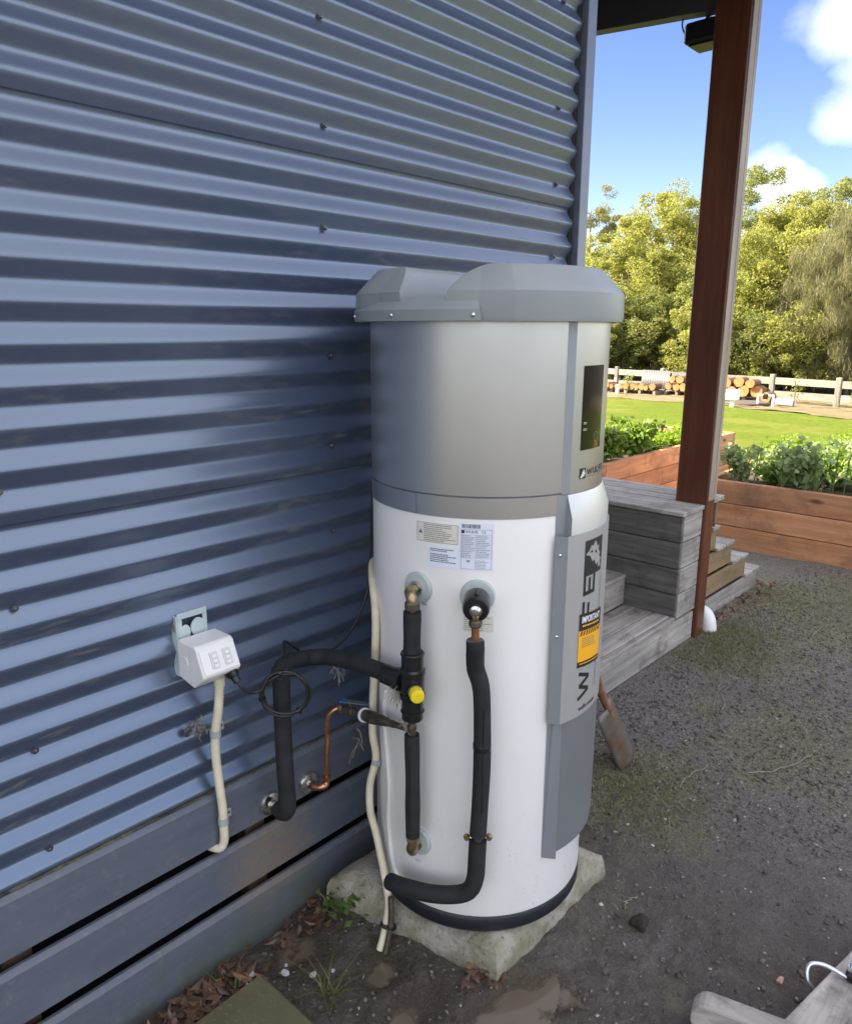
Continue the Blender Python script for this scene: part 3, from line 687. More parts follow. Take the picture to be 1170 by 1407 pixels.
def lines(name, th0, th1, z0, z1, n, r, mat, parent, th=.0012, shear=0.0, fill=(.6, 1), dash=True):
    parts = []
    for k in range(n):
        z = z1-(z1-z0)*(k+.5)/n; e = th0+(th1-th0)*random.uniform(*fill); a = th0
        while a < e-.2:
            b_ = min(e, a+random.uniform(.5, 1.6)) if dash else e
            f0, f1 = (a-th0)/(th1-th0)*shear, (b_-th0)/(th1-th0)*shear
            m = 1 if dash else 8
            for q in range(m):
                a0, a1 = a+(b_-a)*q/m, a+(b_-a)*(q+1)/m
                parts.append((np.array([cp(a0, z+f0-th/2, r), cp(a1, z+f1-th/2, r), cp(a1, z+f1+th/2, r), cp(a0, z+f0+th/2, r)]), [(0, 1, 2, 3)]))
            a = b_+(.22 if dash else 9)
    return mk(name, join(*parts), mat, parent)
# heavy block capitals built from strokes
def stroke(a, b_, t):
    a, b_ = np.array(a, float), np.array(b_, float); d = (b_-a)/np.linalg.norm(b_-a); n_ = np.array([-d[1], d[0]])*t/2
    m = 5; V = []
    for k in range(m+1): q = a+(b_-a)*k/m; V += [q-n_, q+n_]
    return V, [(2*k, 2*k+2, 2*k+3, 2*k+1) for k in range(m)]
def block_text(name, th0, z0, w, h, r, mat, parent, rot):
    T = .17; H = 1.0; S = []; x = 0
    S += [((x+.08, 1), (x+.38, .06)), ((x+.38, .06), (x+.68, .92)), ((x+.68, .92), (x+.98, .06)), ((x+.98, .06), (x+1.28, 1))]; x += 1.62
    pts = [(x+.085, 1), (x+.085, .35), (x+.16, .17), (x+.33, .085), (x+.55, .085), (x+.72, .17), (x+.795, .35), (x+.795, 1)]
    S += list(zip(pts[:-1], pts[1:])); x += 1.12
    S += [((x+.085, 1), (x+.085, 0)), ((x, .085), (x+.74, .085))]; x += .98
    S += [((x+.085, 1), (x+.085, 0)), ((x, .915), (x+.80, .915)), ((x, .50), (x+.70, .50))]; x += 1.06
    S += [((x+.085, 1), (x+.085, 0)), ((x, .915), (x+.82, .915)), ((x, .50), (x+.74, .50)), ((x, .085), (x+.82, .085))]; x += .82
    parts = []
    for k, (a, b_) in enumerate(S):
        V, F = stroke(a, b_, T); V = np.array(V); V = V/np.array([x, 1])*np.array([w, h])
        if rot: V = np.stack([-V[:, 1], V[:, 0]], 1)
        parts.append((wrap(V, th0, z0, r+.00004*k), F))
    return mk(name, join(*parts), mat, parent)
# display window
dp = decal('display', 265.0, 283.6, 1.312, 1.496, .2872, 'glass', tank)
for z in (1.372, 1.358): lines('display_mark', 266, 269.2, z-.003, z+.003, 2, .2876, 'ink_light', dp, .0011)
mk('button_ring', join(*[(np.array([cp(277.5+2.3*math.cos(t)*s, 1.338+.0115*math.sin(t)*s, .2876) for t in (a, a+.27) for s in ((.86, 1) if t == a else (1, .86))]), [(0, 1, 2, 3)]) for a in np.arange(0, 6.28, .2618)]), 'ink_grey', dp)
# logo on the steel: dark square with wolf head, then letters
def emblem(parent, th0, th1, z0, z1, r, rot, dark, lightm):
    sq = decal('emblem', th0, th1, z0, z1, r, dark, parent, 6)
    w = rad(th1-th0)*r; h = z1-z0
    # head in unit coordinates (x right, y up), upright
    head = [(.05, .02), (.16, .12), (.12, .22), (.30, .30), (.22, .38), (.42, .52), (.36, .60), (.55, .74), (.62, .97), (.72, .78), (.84, .70), (.80, .60), (.93, .50), (.86, .40), (.72, .36), (.78, .24), (.62, .26), (.52, .14), (.44, .20), (.36, .08), (.26, .12)]
    cut = [(.62, .60), (.70, .64), (.66, .80)]; cut2 = [(.55, .36), (.68, .42), (.60, .50)]
    def place(poly):
        q = []
        for x, y in poly:
            if rot: x, y = 1-y, x
            q.append((x*w, y*h))
        return q
    for nm, poly, rr, mm in (('wolf_head', head, r+.0003, lightm), ('wolf_mark', cut, r+.0006, dark), ('wolf_mark', cut2, r+.0006, dark)):
        bm = bmesh.new(); vs = [bm.verts.new((x, y, 0)) for x, y in place(poly)]; f = bm.faces.new(vs); bmesh.ops.triangulate(bm, faces=[f])
        bm.verts.index_update(); V = np.array([v.co[:2] for v in bm.verts]); F = [tuple(v.index for v in q.verts) for q in bm.faces]; bm.free()
        mk(nm, (wrap(V, th0, z0, rr), F), mm, sq)
    return sq
emblem(tank, 265.2, 269.9, 1.2475, 1.2715, .2868, False, 'ink', 'ink_light')
block_text('lettering', 271.0, 1.2535, .100, .0145, .2867, 'ink', tank, False)
lines('small_print', 271.2, 290, 1.2485, 1.2515, 1, .2867, 'ink_grey', tank, .0012, fill=(1, 1))
# big vertical lettering on the plate
RP = .3090
emblem(sg, 266.2, 282.0, 1.022, 1.108, RP, True, 'ink', 'sign_grey')
block_text('lettering', 275.6, .712, .310, .050, RP, 'ink', sg, True)
text_on('small_lettering', 'SMARTER  HOT WATER TECHNOLOGY', 283.4, .724, .292, .0105, RP, 'ink_grey', sg, rot=True)
text_on('web_address', 'wulfe.com.au', 267.3, .684, .083, .0135, RP, 'ink', sg, bold=.01)
# amber warning sticker over the letters
st = decal('warning_sticker', 264.6, 285.2, .801, .935, RP+.0006, 'yellow_sticker', sg, 12, -.012)
decal('sticker_header', 264.6, 285.2, .893, .935, RP+.0009, 'ink', st, 12, -.012)
decal('sticker_footer', 264.6, 285.2, .801, .815, RP+.0009, 'ink', st, 12, -.012)
text_on('sticker_title', 'IMPORTANT', 266.4, .9105, .091, .0165, RP+.0013, 'ink_light', st, bold=.03, shear=-.11)
lines('sticker_subtitle', 267, 283, .9005, .9055, 1, RP+.0012, 'yellow_sticker', st, .004, -.010, fill=(1, 1))
parts = []
for k in range(9):
    a = 265.4+k*2.15; zz = .8795-.012*(k/9)
    parts.append((np.array([cp(a, zz, RP+.0012), cp(a+1.0, zz, RP+.0012), cp(a+2.0, zz+.0115, RP+.0012), cp(a+1.0, zz+.0115, RP+.0012)]), [(0, 1, 2, 3)]))
mk('hazard_stripes', join(*parts), 'ink', st)
lines('sticker_text', 267, 282.5, .848, .874, 5, RP+.0012, 'ink_grey', st, .0016, -.010)
lines('sticker_small_print', 266, 284, .806, .8115, 1, RP+.0013, 'yellow_sticker', st, .0028, -.011, fill=(1, 1))
# paper labels on the white body
l1 = decal('caution_label', 186.4, 206.8, 1.1125, 1.1555, RT+.0006, 'paper_beige', tank)
lines('caution_text', 190, 206, 1.114, 1.154, 9, RT+.0010, 'ink_grey', l1, .0016)
mk('warning_triangle', (np.array([cp(187.2, 1.130, RT+.001), cp(189.4, 1.130, RT+.001), cp(188.3, 1.140, RT+.001)]), [(0, 1, 2)]), 'ink_grey', l1)
for (a, b_, c, d) in ((186.4, 206.8, 1.1119, 1.1127), (186.4, 206.8, 1.1552, 1.156), (186.4, 186.6, 1.1125, 1.1555), (206.6, 206.8, 1.1125, 1.1555)): decal('label_border', a, b_, c, d, RT+.001, 'ink_grey', l1, 8)
l2 = decal('notice_label', 192.4, 207.2, 1.056, 1.1055, RT+.0006, 'paper_white', tank)
lines('notice_text', 193.4, 206.6, 1.092, 1.100, 2, RT+.001, 'ink', l2, .0018)
lines('notice_text', 193.4, 206.4, 1.067, 1.088, 5, RT+.001, 'ink', l2, .0018)
l3 = decal('rating_label', 207.5, 222.9, 1.0555, 1.1635, RT+.0006, 'paper_white', tank)
parts = []; a = 208.6
while a < 216.6:
    b_ = a+random.choice((.12, .2, .34)); parts.append((np.array([cp(a, 1.1515, RT+.001), cp(b_, 1.1515, RT+.001), cp(b_, 1.1605, RT+.001), cp(a, 1.1605, RT+.001)]), [(0, 1, 2, 3)])); a = b_+random.choice((.12, .2, .3))
mk('barcode', join(*parts), 'ink', l3)
text_on('rating_title', 'WULFE', 210.2, 1.1408, .027, .0055, RT+.001, 'ink', l3, bold=.01)
decal('rating_emblem', 208.4, 209.8, 1.1398, 1.1468, RT+.001, 'ink', l3, 2)
text_on('conformity_mark', 'CE', 217.4, 1.1408, .009, .0052, RT+.001, 'ink', l3)
lines('table_text', 208.5, 214.6, 1.084, 1.137, 13, RT+.001, 'ink_grey', l3, .0011); lines('table_text', 215.3, 221.6, 1.084, 1.137, 13, RT+.001, 'ink_grey', l3, .0011)
lines('table_rules', 208.2, 222.0, 1.0815, 1.1385, 14, RT+.0009, 'ink_grey', l3, .0004, fill=(1, 1), dash=False)
for (a, b_, c, d) in ((208.2, 222, 1.0585, 1.0592), (208.2, 222, 1.1482, 1.1489), (208.2, 208.35, 1.0585, 1.1489), (221.9, 222.05, 1.0585, 1.1489), (214.8, 214.92, 1.0815, 1.1385)): decal('label_border', a, b_, c, d, RT+.001, 'ink_grey', l3, 6)
text_on('rating_letter', 'W', 210.6, 1.0735, .0095, .0065, RT+.001, 'ink', l3, bold=.02); lines('rating_note', 214.4, 221.5, 1.0605, 1.080, 6, RT+.001, 'ink_grey', l3, .001)
l4 = decal('valve_label', 209.6, 223.6, .912, .950, RT+.0006, 'paper_beige', tank); lines('valve_text', 210.2, 223, .914, .948, 7, RT+.001, 'ink_grey', l4, .0013)
for (z0, z1, a, b_) in ((.272, .286, 184.5, 190.5), (.958, .967, 189, 192.5)):
    l5 = decal('small_tag', a, b_, z0, z1, RT+.0006, 'paper_white', tank, 4); lines('tag_text', a+.4, b_-.4, z0+.002, z1-.002, 2, RT+.001, 'ink_grey', l5, .0016)
# connection ports
def port(th, z, r=.037):
    d = Vector((math.cos(rad(th)), math.sin(rad(th)), 0)); b_ = Vector(cp(th, z, RT-.004))
    pr = mk('port_flange', lathe([(r, 0), (r, .008), (r*.93, .0125), (r*.45, .0145), (r*.45, .013)], b_, d, 32), 'port_grey', tank, smooth=40)
    mk('port_socket', lathe([(.0185, .012), (.0185, .019), (.0135, .020), (.0135, .015)], b_, d, 24), 'chrome', pr, smooth=40)
    return b_+d*.02, d
pA, dA = port(187.1, 1.000); pB, dB = port(216.1, .997, .039); pC, dC = port(187.1, .338)
# soft moulding beside the cold side of the body
mk('drip_bead', tube([cp(162, .70, .281), cp(160, .62, .282), cp(165, .45, .283), cp(164, .33, .283), cp(168, .22, .282), cp(176, .175, .281)], .006, 8), 'white', tank, smooth=180)

# ------------------------------------------------------------------ plumbing
def elbow(name, p0, d, down, r, mat, parent, n=8):
    a = Vector(p0); b_ = a+Vector(d)*.026
    return tube([a, a+Vector(d)*.014, b_+Vector((0, 0, -.006)), b_+Vector((0, 0, -down))], r, 14, .004)
# hot outlet pipe down into the mixing valve
VX, VY = 1.140, 1.092
ho = thing('hot_outlet_pipe', 'black foam lagged pipe dropping from the upper brass elbow into black mixing valve', 'pipe', (VX, VY, .84))
mk('elbow', tube([pA, pA+dA*.018, Vector((VX, VY+.004, .997)), Vector((VX, VY, .985)), Vector((VX, VY, .972))], .0125, 14, .004), 'brass', ho, smooth=60)
mk('nut', lathe([(.017, 0), (.0175, .003), (.0175, .015), (.015, .018)], (VX, VY, .968), (0, 0, 1), 6), 'dark_brass', ho, smooth=20)
mk('copper_tail', tube([(VX, VY, .975), (VX, VY, .94)], .010, 12), 'copper', ho, smooth=60)
mk('lagging', tube([(VX, VY, .963), (VX, VY+.001, .90), (VX-.001, VY+.001, .835)], lambda t: .0200+.0006*math.sin(9*t), 20, .012), ['foam'], ho, smooth=50)
mv = thing('mixing_valve', 'black plastic covered mixing valve with yellow cap on the tank pipework', 'valve', (VX, VY, .70))
mk('valve_body', lathe([(.022, 0), (.0245, .003), (.0245, .052), (.0290, .056), (.0295, .064), (.0262, .066), (.0270, .070), (.0270, .112), (.0295, .115), (.0295, .124), (.0252, .128), (.0252, .160), (.0265, .162), (.0257, .166), (.021, .167)], (VX, VY, .700), (0, 0, 1), 32), 'black_plastic', mv, smooth=30)
td = Vector((-.92, -.40, -.05)).normalized(); tb = Vector((VX, VY, .782))
yd = Vector((-.55, -.835, -.02)).normalized()
mk('yellow_cap', lathe([(.0155, .024), (.0165, .030), (.0165, .048), (.0155, .052), (.011, .0535), (.003, .0525)], Vector((VX, VY, .782)), yd, 28), 'yellow_cap', mv, smooth=40)
mk('cap_collar', lathe([(.019, .020), (.019, .031), (.0165, .033)], Vector((VX, VY, .782)), yd, 24), 'black_plastic', mv, smooth=40)
for z in (.862, .760, .722):
    mk('zip_tie', tube([(VX+.0257*math.cos(a), VY+.0257*math.sin(a), z) for a in np.linspace(0, 2*math.pi, 25)], .0018, 6, .02), 'cable', mv)
sp_ = Vector((1.137, 1.150, .787))
mk('side_branch', lathe([(.0235, -.062), (.024, -.055), (.024, -.026), (.0265, -.024), (.0265, 0)], (1.139, 1.118, .786), (.02, -1, 0), 24), 'black_plastic', mv, smooth=30)
# lagged hot pipe from the wall to the valve
hp = thing('lagged_hot_pipe', 'thick black foam lagged pipe rising from the wall and crossing to the mixing valve', 'pipe', (1.003, 1.47, .37))
mk('wall_plate', lathe([(.032, 0), (.032, .003), (.029, .009), (.018, .014), (.014, .014), (.014, .022), (.010, .022), (.010, .03)], (1.003, 1.478, .370), (0, -1, 0), 28), 'chrome', hp, smooth=30)
mk('nut', lathe([(.012, 0), (.012, .011)], (1.003, 1.462, .370), (0, -1, 0), 6), 'chrome', hp, smooth=20)
mk('tail', tube([(1.003, 1.455, .370), (1.003, 1.42, .373)], .0075, 10), 'chrome', hp, smooth=60)
mk('riser_lagging', tube([(1.003, 1.438, .378), (1.0, 1.416, .374), (.999, 1.398, .388), (.999, 1.394, .43), (.999, 1.397, .52), (1.0, 1.399, .62), (1.003, 1.402, .71), (1.005, 1.403, .765)], lambda t: .0228 if t < .22 else .0212, 18, .012), 'foam', hp, smooth=60)
mk('elbow_lagging', tube([(.992, 1.402, .748), (1.012, 1.406, .775), (1.045, 1.412, .776), (1.085, 1.416, .768)], .0205, 18, .01), 'foam', hp, smooth=60)
mk('crossing_lagging', tube([(1.082, 1.416, .768), (1.112, 1.412, .764), (1.132, 1.385, .766), (1.138, 1.33, .774), (1.138, 1.25, .784), (1.139, 1.178, .787)], .0206, 18, .01), 'foam', hp, smooth=60)
mk('tape_band', tube([(1.080, 1.4155, .769), (1.084, 1.416, .768)], .0213, 18, .002), 'cable', hp, smooth=60)
# cold line
cl = thing('cold_ball_valve', 'tarnished brass ball valve with small lever joining the cold line to the tank', 'valve', (1.19, 1.40, .58))
A = Vector((1.193, 1.405, .594)); Bv = Vector((1.142, 1.108, .668)); ax = (Bv-A).normalized(); Lc = (Bv-A).length
mk('compression_nut', lathe([(.0125, -.004), (.0130, .0), (.0130, .014), (.0115, .016)], A, ax, 8), 'brass', cl, smooth=20)
mk('valve_body', lathe([(.0105, .014), (.0105, .03), (.0140, .032), (.0140, .066), (.0115, .07), (.0115, .098), (.0142, .10), (.0150, .106), (.0142, .128), (.0155, .13), (.0165, .150), (.0158, .172), (.0135, .178), (.0138, .198), (.0115, .204), (.0118, .220), (.0092, .226), (.0092, .250), (.0075, .256), (.0075, Lc)], A, ax, 16), 'dark_brass', cl, smooth=24)
mk('valve_stem', lathe([(.006, .0), (.006, .026)], A+ax*.05, (0, 0, 1), 10), 'dark_brass', cl, smooth=30)
lv0 = A+ax*.042+Vector((-.002, 0, .026))
lvd = Vector((.56, -.83, -.10)).normalized()
ld_ = Vector((.30, -.95, .10)).normalized(); sd_ = Vector((0, 0, 1)).cross(ld_).normalized()
def bar(p0, d, s, l, w, t):
    p0 = Vector(p0); n = d.cross(s).normalized(); V = []
    for a in (0, l):
        for (b_, c) in ((-w, -t), (w, -t), (w, t), (-w, t)): V.append(tuple(p0+d*a+s*b_+n*c))
    return np.array(V), [(0, 1, 2, 3), (7, 6, 5, 4), (0, 4, 5, 1), (1, 5, 6, 2), (2, 6, 7, 3), (3, 7, 4, 0)]
lever = fixn(mk('lever', bar(lv0-ld_*.022, ld_, sd_, .085, .0075, .0018), 'zinc', cl)); fixn(mk('lever_sleeve', bar(lv0-ld_*.023, ld_, sd_, .022, .0082, .0026), 'blue_handle', lever))
tieP = A+ax*.118
mk('cable_tie', lathe([(.0172, -.003), (.0185, -.003), (.0185, .003), (.0172, .003)], tieP, ax, 24), 'white_tie', cl, smooth=30)
cu = thing('copper_cold_pipe', 'bright copper pipe bending up from the chrome wall plate to the ball valve', 'pipe', (1.13, 1.47, .36))
mk('wall_plate', lathe([(.032, 0), (.032, .003), (.029, .009), (.018, .014), (.014, .014), (.014, .02), (.010, .02), (.010, .028)], (1.130, 1.478, .369), (0, -1, 0), 28), 'chrome', cu, smooth=30)
mk('nut', lathe([(.0125, 0), (.0125, .012)], (1.130, 1.463, .369), (0, -1, 0), 6), 'dark_brass', cu, smooth=20)
mk('elbow', tube([(1.130, 1.455, .369), (1.132, 1.44, .369), (1.139, 1.432, .371), (1.151, 1.428, .374), (1.155, 1.427, .384), (1.155, 1.427, .400)], lambda t: .0105 if t < .2 or t > .8 or .42 < t < .6 else .0088, 14, .004), 'copper', cu, smooth=60)
mk('tube', tube([(1.155, 1.427, .395), (1.157, 1.428, .45), (1.164, 1.430, .505), (1.164, 1.430, .545), (1.168, 1.425, .575), (1.180, 1.415, .591), (1.194, 1.404, .594)], .0068, 12, .008), 'copper', cu, smooth=60)
# tee below the valve and the lagged cold inlet
ci = thing('cold_inlet_pipe', 'black foam lagged pipe running down from the brass tee to lower brass elbow', 'pipe', (VX, VY, .35))
mk('tee', lathe([(.0085, .0), (.0095, .002), (.0095, .020), (.0115, .022), (.0115, .030), (.0080, .034), (.0080, .05)], (VX, VY+.002, .652), (0, 0, 1), 12), 'dark_brass', ci, smooth=30)
mk('lagging', tube([(VX, VY+.002, .660), (VX, VY, .55), (VX, VY, .45), (VX, VY, .392)], lambda t: .0176+.0005*math.sin(11*t), 20, .012), 'foam', ci, smooth=50)
mk('elbow', tube([(VX, VY, .396), (VX, VY, .372), (VX+.001, VY+.006, .352), (VX+.012, VY+.010, .340), pC+dC*.002], .0125, 14, .004), 'brass', ci, smooth=60)
mk('nut', lathe([(.017, 0), (.017, .014)], (VX, VY, .382), (0, 0, 1), 6), 'brass', ci, smooth=20)
# relief valve and its drain
rv = thing('relief_valve', 'black capped relief valve with chrome lever on the right hand tank port', 'valve', tuple(pB))
dv = (dB+Vector((0, 0, -.10))).normalized()
mk('valve_body', lathe([(.020, -.01), (.024, 0), (.0285, .006), (.0295, .016), (.0295, .052), (.0265, .060), (.020, .061)], pB, dv, 32), 'black_plastic', rv, smooth=30)
mk('centre_nut', lathe([(.0135, .059), (.0135, .066), (.008, .069), (.008, .074), (.002, .075)], pB, dv, 16), 'chrome', rv, smooth=30)
mk('test_lever', tube([pB+dv*.03+Vector((0, 0, .030)), pB+dv*.035+Vector((0, 0, .034)), pB+dv*.05+Vector((0, 0, .030))], .004, 8, .004), 'black_plastic', rv, smooth=60)
ob_ = pB+dv*.058
for s in (-.004, .004):
    side = dv.cross(Vector((0, 0, 1))).normalized()*s
    mk('outlet_arm', tube([ob_+Vector((0, 0, -.002))+side, ob_+dv*.008+Vector((0, 0, -.010))+side, ob_+dv*.004+Vector((0, 0, -.024))+side*.6], .0032, 8, .004), 'brass', rv, smooth=60)
ex = ob_+dv*.003+Vector((0, 0, -.020))
mk('outlet_nut', lathe([(.0125, 0), (.0145, .004), (.0145, .013), (.011, .016), (.007, .016)], ex+Vector((0, 0, -.016)), (0, 0, 1), 8), 'dark_brass', rv, smooth=20)
dr = thing('relief_drain_pipe', 'black foam lagged drain pipe from relief valve curling round the tank foot', 'pipe', (1.206, .946, .24))
D0 = Vector((ex.x, ex.y, ex.z-.014))
mk('copper_tail', tube([D0, D0+Vector((0, 0, -.05))], .0088, 12), 'copper', dr, smooth=60)
mk('lagging_end', lathe([(.0105, -.032), (.0190, -.0325), (.0190, -.036), (.0105, -.036)], D0, (0, 0, 1), 20), 'foam_end', dr)
lag = [D0+Vector((0, 0, -.034)), Vector((D0.x+.001, D0.y, .905)), Vector((1.199, .957, .85)), Vector((1.209, .948, .80)), Vector((1.211, .944, .70)), Vector((1.211, .943, .60)), Vector((1.209, .945, .50)), Vector((1.207, .947, .432))]
mk('upper_lagging', tube(lag, lambda t: .0198+.0004*math.sin(13*t), 20, .012), 'foam', dr, smooth=50)
lag2 = [Vector((1.207, .947, .418)), Vector((1.206, .948, .37)), Vector((1.204, .950, .315)), Vector((1.196, .962, .278)), Vector((1.176, .992, .262)), Vector((1.152, 1.04, .252)), Vector((1.138, 1.09, .244)), Vector((1.134, 1.135, .233)), Vector((1.138, 1.168, .222))]
mk('lower_lagging', tube(lag2, .0208, 20, .012), 'foam', dr, smooth=60)
mk('bare_copper', tube([(1.207, .947, .436), (1.207, .947, .414)], .0105, 12), 'dark_brass', dr, smooth=60)
for s in (-1, 1):
    q = Vector((1.207, .947, .425))+Vector((math.cos(rad(-47)), math.sin(rad(-47)), 0))*(.026*s)
    mk('clip_screw', lathe([(.007, -.005), (.008, 0), (.006, .006)], q, (dB.x, dB.y, 0), 12), 'brass', dr, smooth=40)
mk('clip_bar', tube([Vector((1.207, .947, .425))+Vector((.68, -.73, 0))*s for s in (-.026, .026)], .0035, 8), 'copper', dr)
for z in (.66,): mk('tape_band', lathe([(.0204, -.007), (.0208, -.006), (.0208, .006), (.0204, .007)], (1.2105 if z < .8 else 1.2, .9435 if z < .8 else .956, z), (0, 0, 1), 20), 'cable', dr, smooth=40)
mk('lagging_seam', tube([(1.2105-.0140, .9435-.0145, q) for q in (.76, .70, .60, .50)], .0009, 5, .03), 'cable', dr)
mk('lagging_seam', tube([(VX-.0165, VY-.0065, q) for q in (.64, .55, .42)], .0009, 5, .03), 'cable', ci)
# ribbed cream hose behind the tank, strapped to a short drain tube
rh = thing('ribbed_drain_hose', 'cream ribbed hose hanging down the tank side to the muddy ground', 'hose', (1.18, 1.25, 0))
hpts = [(1.40, 1.468, .95), (1.33, 1.42, .962), (1.255, 1.342, .95), (1.214, 1.290, .90), (1.206, 1.281, .84), (1.206, 1.286, .76), (1.206, 1.294, .66), (1.203, 1.295, .56), (1.207, 1.288, .49), (1.196, 1.30, .41), (1.188, 1.292, .34), (1.19, 1.272, .275), (1.178, 1.235, .20), (1.166, 1.205, .13), (1.152, 1.198, .08), (1.136, 1.196, .035), (1.125, 1.197, .008)]
mk('hose', tube(hpts, .0098, 12, .0034, ribs=.075), 'conduit', rh, smooth=70)
mk('joiner', tube([(1.209, 1.2865, .484), (1.2065, 1.288, .470)], .0128, 12, .004), 'clip', rh, smooth=60)
mk('strap', lathe([(.0205, -.002), (.0225, -.002), (.0225, .002), (.0205, .002)], (1.150, 1.190, .070), (-.4, -.02, -1), 20), 'cable', rh, smooth=30)
mk('drain_tube', tube([(1.160, 1.19, .15), (1.150, 1.180, .085), (1.134, 1.178, .03), (1.128, 1.179, .008)], .0075, 10), 'dark_brass', rh, smooth=60)

# ------------------------------------------------------------------ power outlet, conduit, cord
po = thing('power_outlet', 'white weatherproof double power outlet on a pale metal bracket on corrugated wall', 'outlet', (.83, 1.49, .80))
prof = [(1.478, .893), (1.478, .806), (1.418, .796), (1.378, .826), (1.372, .834), (1.398, .892), (1.406, .898), (1.47, .897)]
bx = fixn(mk('housing', prism(prof, .781, .876, lambda a, b_, h: (h, a, b_)), 'pvc_white', po))
bv = bx.modifiers.new('edge', 'BEVEL'); bv.width = .004; bv.segments = 3; bv.limit_method = 'ANGLE'
fd = Vector((0, 1.398-1.372, .892-.834)).normalized(); fn = Vector((0, -fd.z, fd.y))
def face_pt(x, t, off): return Vector((x, 1.372, .834))+fd*t+fn*off
def face_box(x0, x1, t0, t1, o0, o1, b_=.002):
    v, f = cbox(x0, x1, t0, t1, o0, o1, b_); return np.array([tuple(face_pt(a, b2, c)) for a, b2, c in v]), f
fixn(mk('face_plate', face_box(.785, .872, .004, .060, .0005, .003), 'pvc_white', bx))
for x in (.806, .838):
    s = fixn(mk('switch', face_box(x, x+.019, .014, .050, .0032, .0055, .003), 'pvc_grey', bx))
    for t0 in (.019, .030, .041): fixn(mk('rocker', face_box(x+.004, x+.015, t0-.004, t0+.0035, .0058, .0085, .003), 'pvc_white', s))
mk('side_boss', lathe([(.016, 0), (.016, .0012), (.015, .002), (.001, .002)], (.781, 1.448, .848), (-1, 0, 0), 24), 'pvc_white', bx, smooth=30)
mk('side_seam', cbox(.7800, .7806, 1.4235, 1.4245, .802, .894, .0001), 'pvc_grey', bx)
# bracket with two rounded tabs across its window
def plate(y0, y1):
    def R(x0, x1, z0, z1): return cbox(x0, x1, y0, y1, z0, z1, .0012)
    fr = [R(.790, .864, .936, .950), R(.790, .801, .86, .9355), R(.853, .864, .86, .9355), R(.8012, .8528, .86, .874)]
    def disc(x, z, rx, rz):
        n = 16; return prism([(x+rx*math.cos(2*math.pi*k/n), z+rz*math.sin(2*math.pi*k/n)) for k in range(n)], y0+.0004, y1-.0004, lambda a, b_, h: (a, h, b_))
    return join(*fr, disc(.808, .902, .013, .019), disc(.840, .908, .018, .022))
fixn(mk('bracket', plate(1.484, 1.4875), 'galv', po))
fixn(mk('bracket_flange', cbox(.786, .7898, 1.4845, 1.507, .80, .945, .001), 'galv', po))
cd_ = thing('wall_conduit', 'cream ribbed conduit running down from the outlet into the board gap', 'conduit', (.85, 1.47, .3))
mk('socket', lathe([(.0125, 0), (.0125, .026), (.0118, .028)], (.856, 1.436, .770), (0, 0, 1), 20), 'conduit', cd_, smooth=30)
cpts = [(.856, 1.436, .775), (.852, 1.442, .71), (.848, 1.455, .645), (.849, 1.462, .58), (.853, 1.462, .50), (.856, 1.460, .44), (.857, 1.462, .39), (.856, 1.463, .345), (.848, 1.470, .325), (.838, 1.495, .322), (.83, 1.53, .323)]
mk('tube', tube(cpts, .0105, 12, .0034, ribs=.075), 'conduit', cd_, smooth=70)
for (x, y, z) in ((.848, 1.455, .645), (.8565, 1.461, .402)):
    k = mk('clip', lathe([(.0112, -.009), (.0128, -.009), (.0128, .009), (.0112, .009)], (x, y, z), (0, 0, 1), 20), 'clip', cd_, smooth=30)
    mk('clip_tab', cbox(x+.010, x+.028, y+.008, y+.011, z-.004, z+.018, .001), 'clip', k); mk('clip_screw', lathe([(.004, 0), (.003, .002)], (x+.021, y+.0079, z+.009), (0, -1, 0), 10), 'screw', k)
pc = thing('coiled_lead', 'black power cord with plug coiled over the lagged pipe beside outlet', 'cord', (.88, 1.40, .80))
mk('plug', join(lathe([(.017, 0), (.018, .004), (.018, .016), (.015, .020), (.0165, .022), (.013, .034), (.0095, .036), (.009, .05), (.005, .052)], (.852, 1.400, .838), (.25, -.55, -.80), 18)), 'black_plastic', pc, smooth=30)
ring = []
for k in range(0, 66):
    a = 2.2+k/65*2*math.pi*2.55; rr = .0540+.0042*math.sin(1.37*a)+.0008*k/65
    ring.append((.978+rr*math.cos(a)*.80-.004*(k/65), 1.352-rr*math.cos(a)*.60-.006*(k/65)+.002*math.sin(a*.5), .735+rr*math.sin(a)))
mk('lead', tube([(.862, 1.375, .805), (.866, 1.366, .790), (.876, 1.362, .776), (.893, 1.36, .766), (.915, 1.358, .764), (.935, 1.368, .774)]+[(.945, 1.372, .780)], .0037, 10, .006), 'cable', pc, smooth=70)
mk('coil', tube(ring, .0037, 10, .012), 'cable', pc, smooth=70)
for a in (1.75, 3.3, 5.3):
    c = Vector((.976+.0550*math.cos(a)*.8, 1.349-.055*math.cos(a)*.6, .735+.0550*math.sin(a))); mk('coil_tie', lathe([(.0078, -.003), (.0088, -.003), (.0088, .003), (.0078, .003)], c, (-math.sin(a)*.8, math.sin(a)*.6, math.cos(a)), 14), 'black_plastic', pc, smooth=30)
mk('tail', tube([(.982, 1.352, .789), (1.0, 1.372, .803), (1.05, 1.448, .815), (1.10, 1.466, .775), (1.15, 1.472, .728), (1.20, 1.470, .725), (1.27, 1.462, .76), (1.325, 1.460, .825), (1.352, 1.46, .90), (1.362, 1.46, 1.0), (1.365, 1.455, 1.15)], .0036, 8, .015), 'cable', pc, smooth=70)
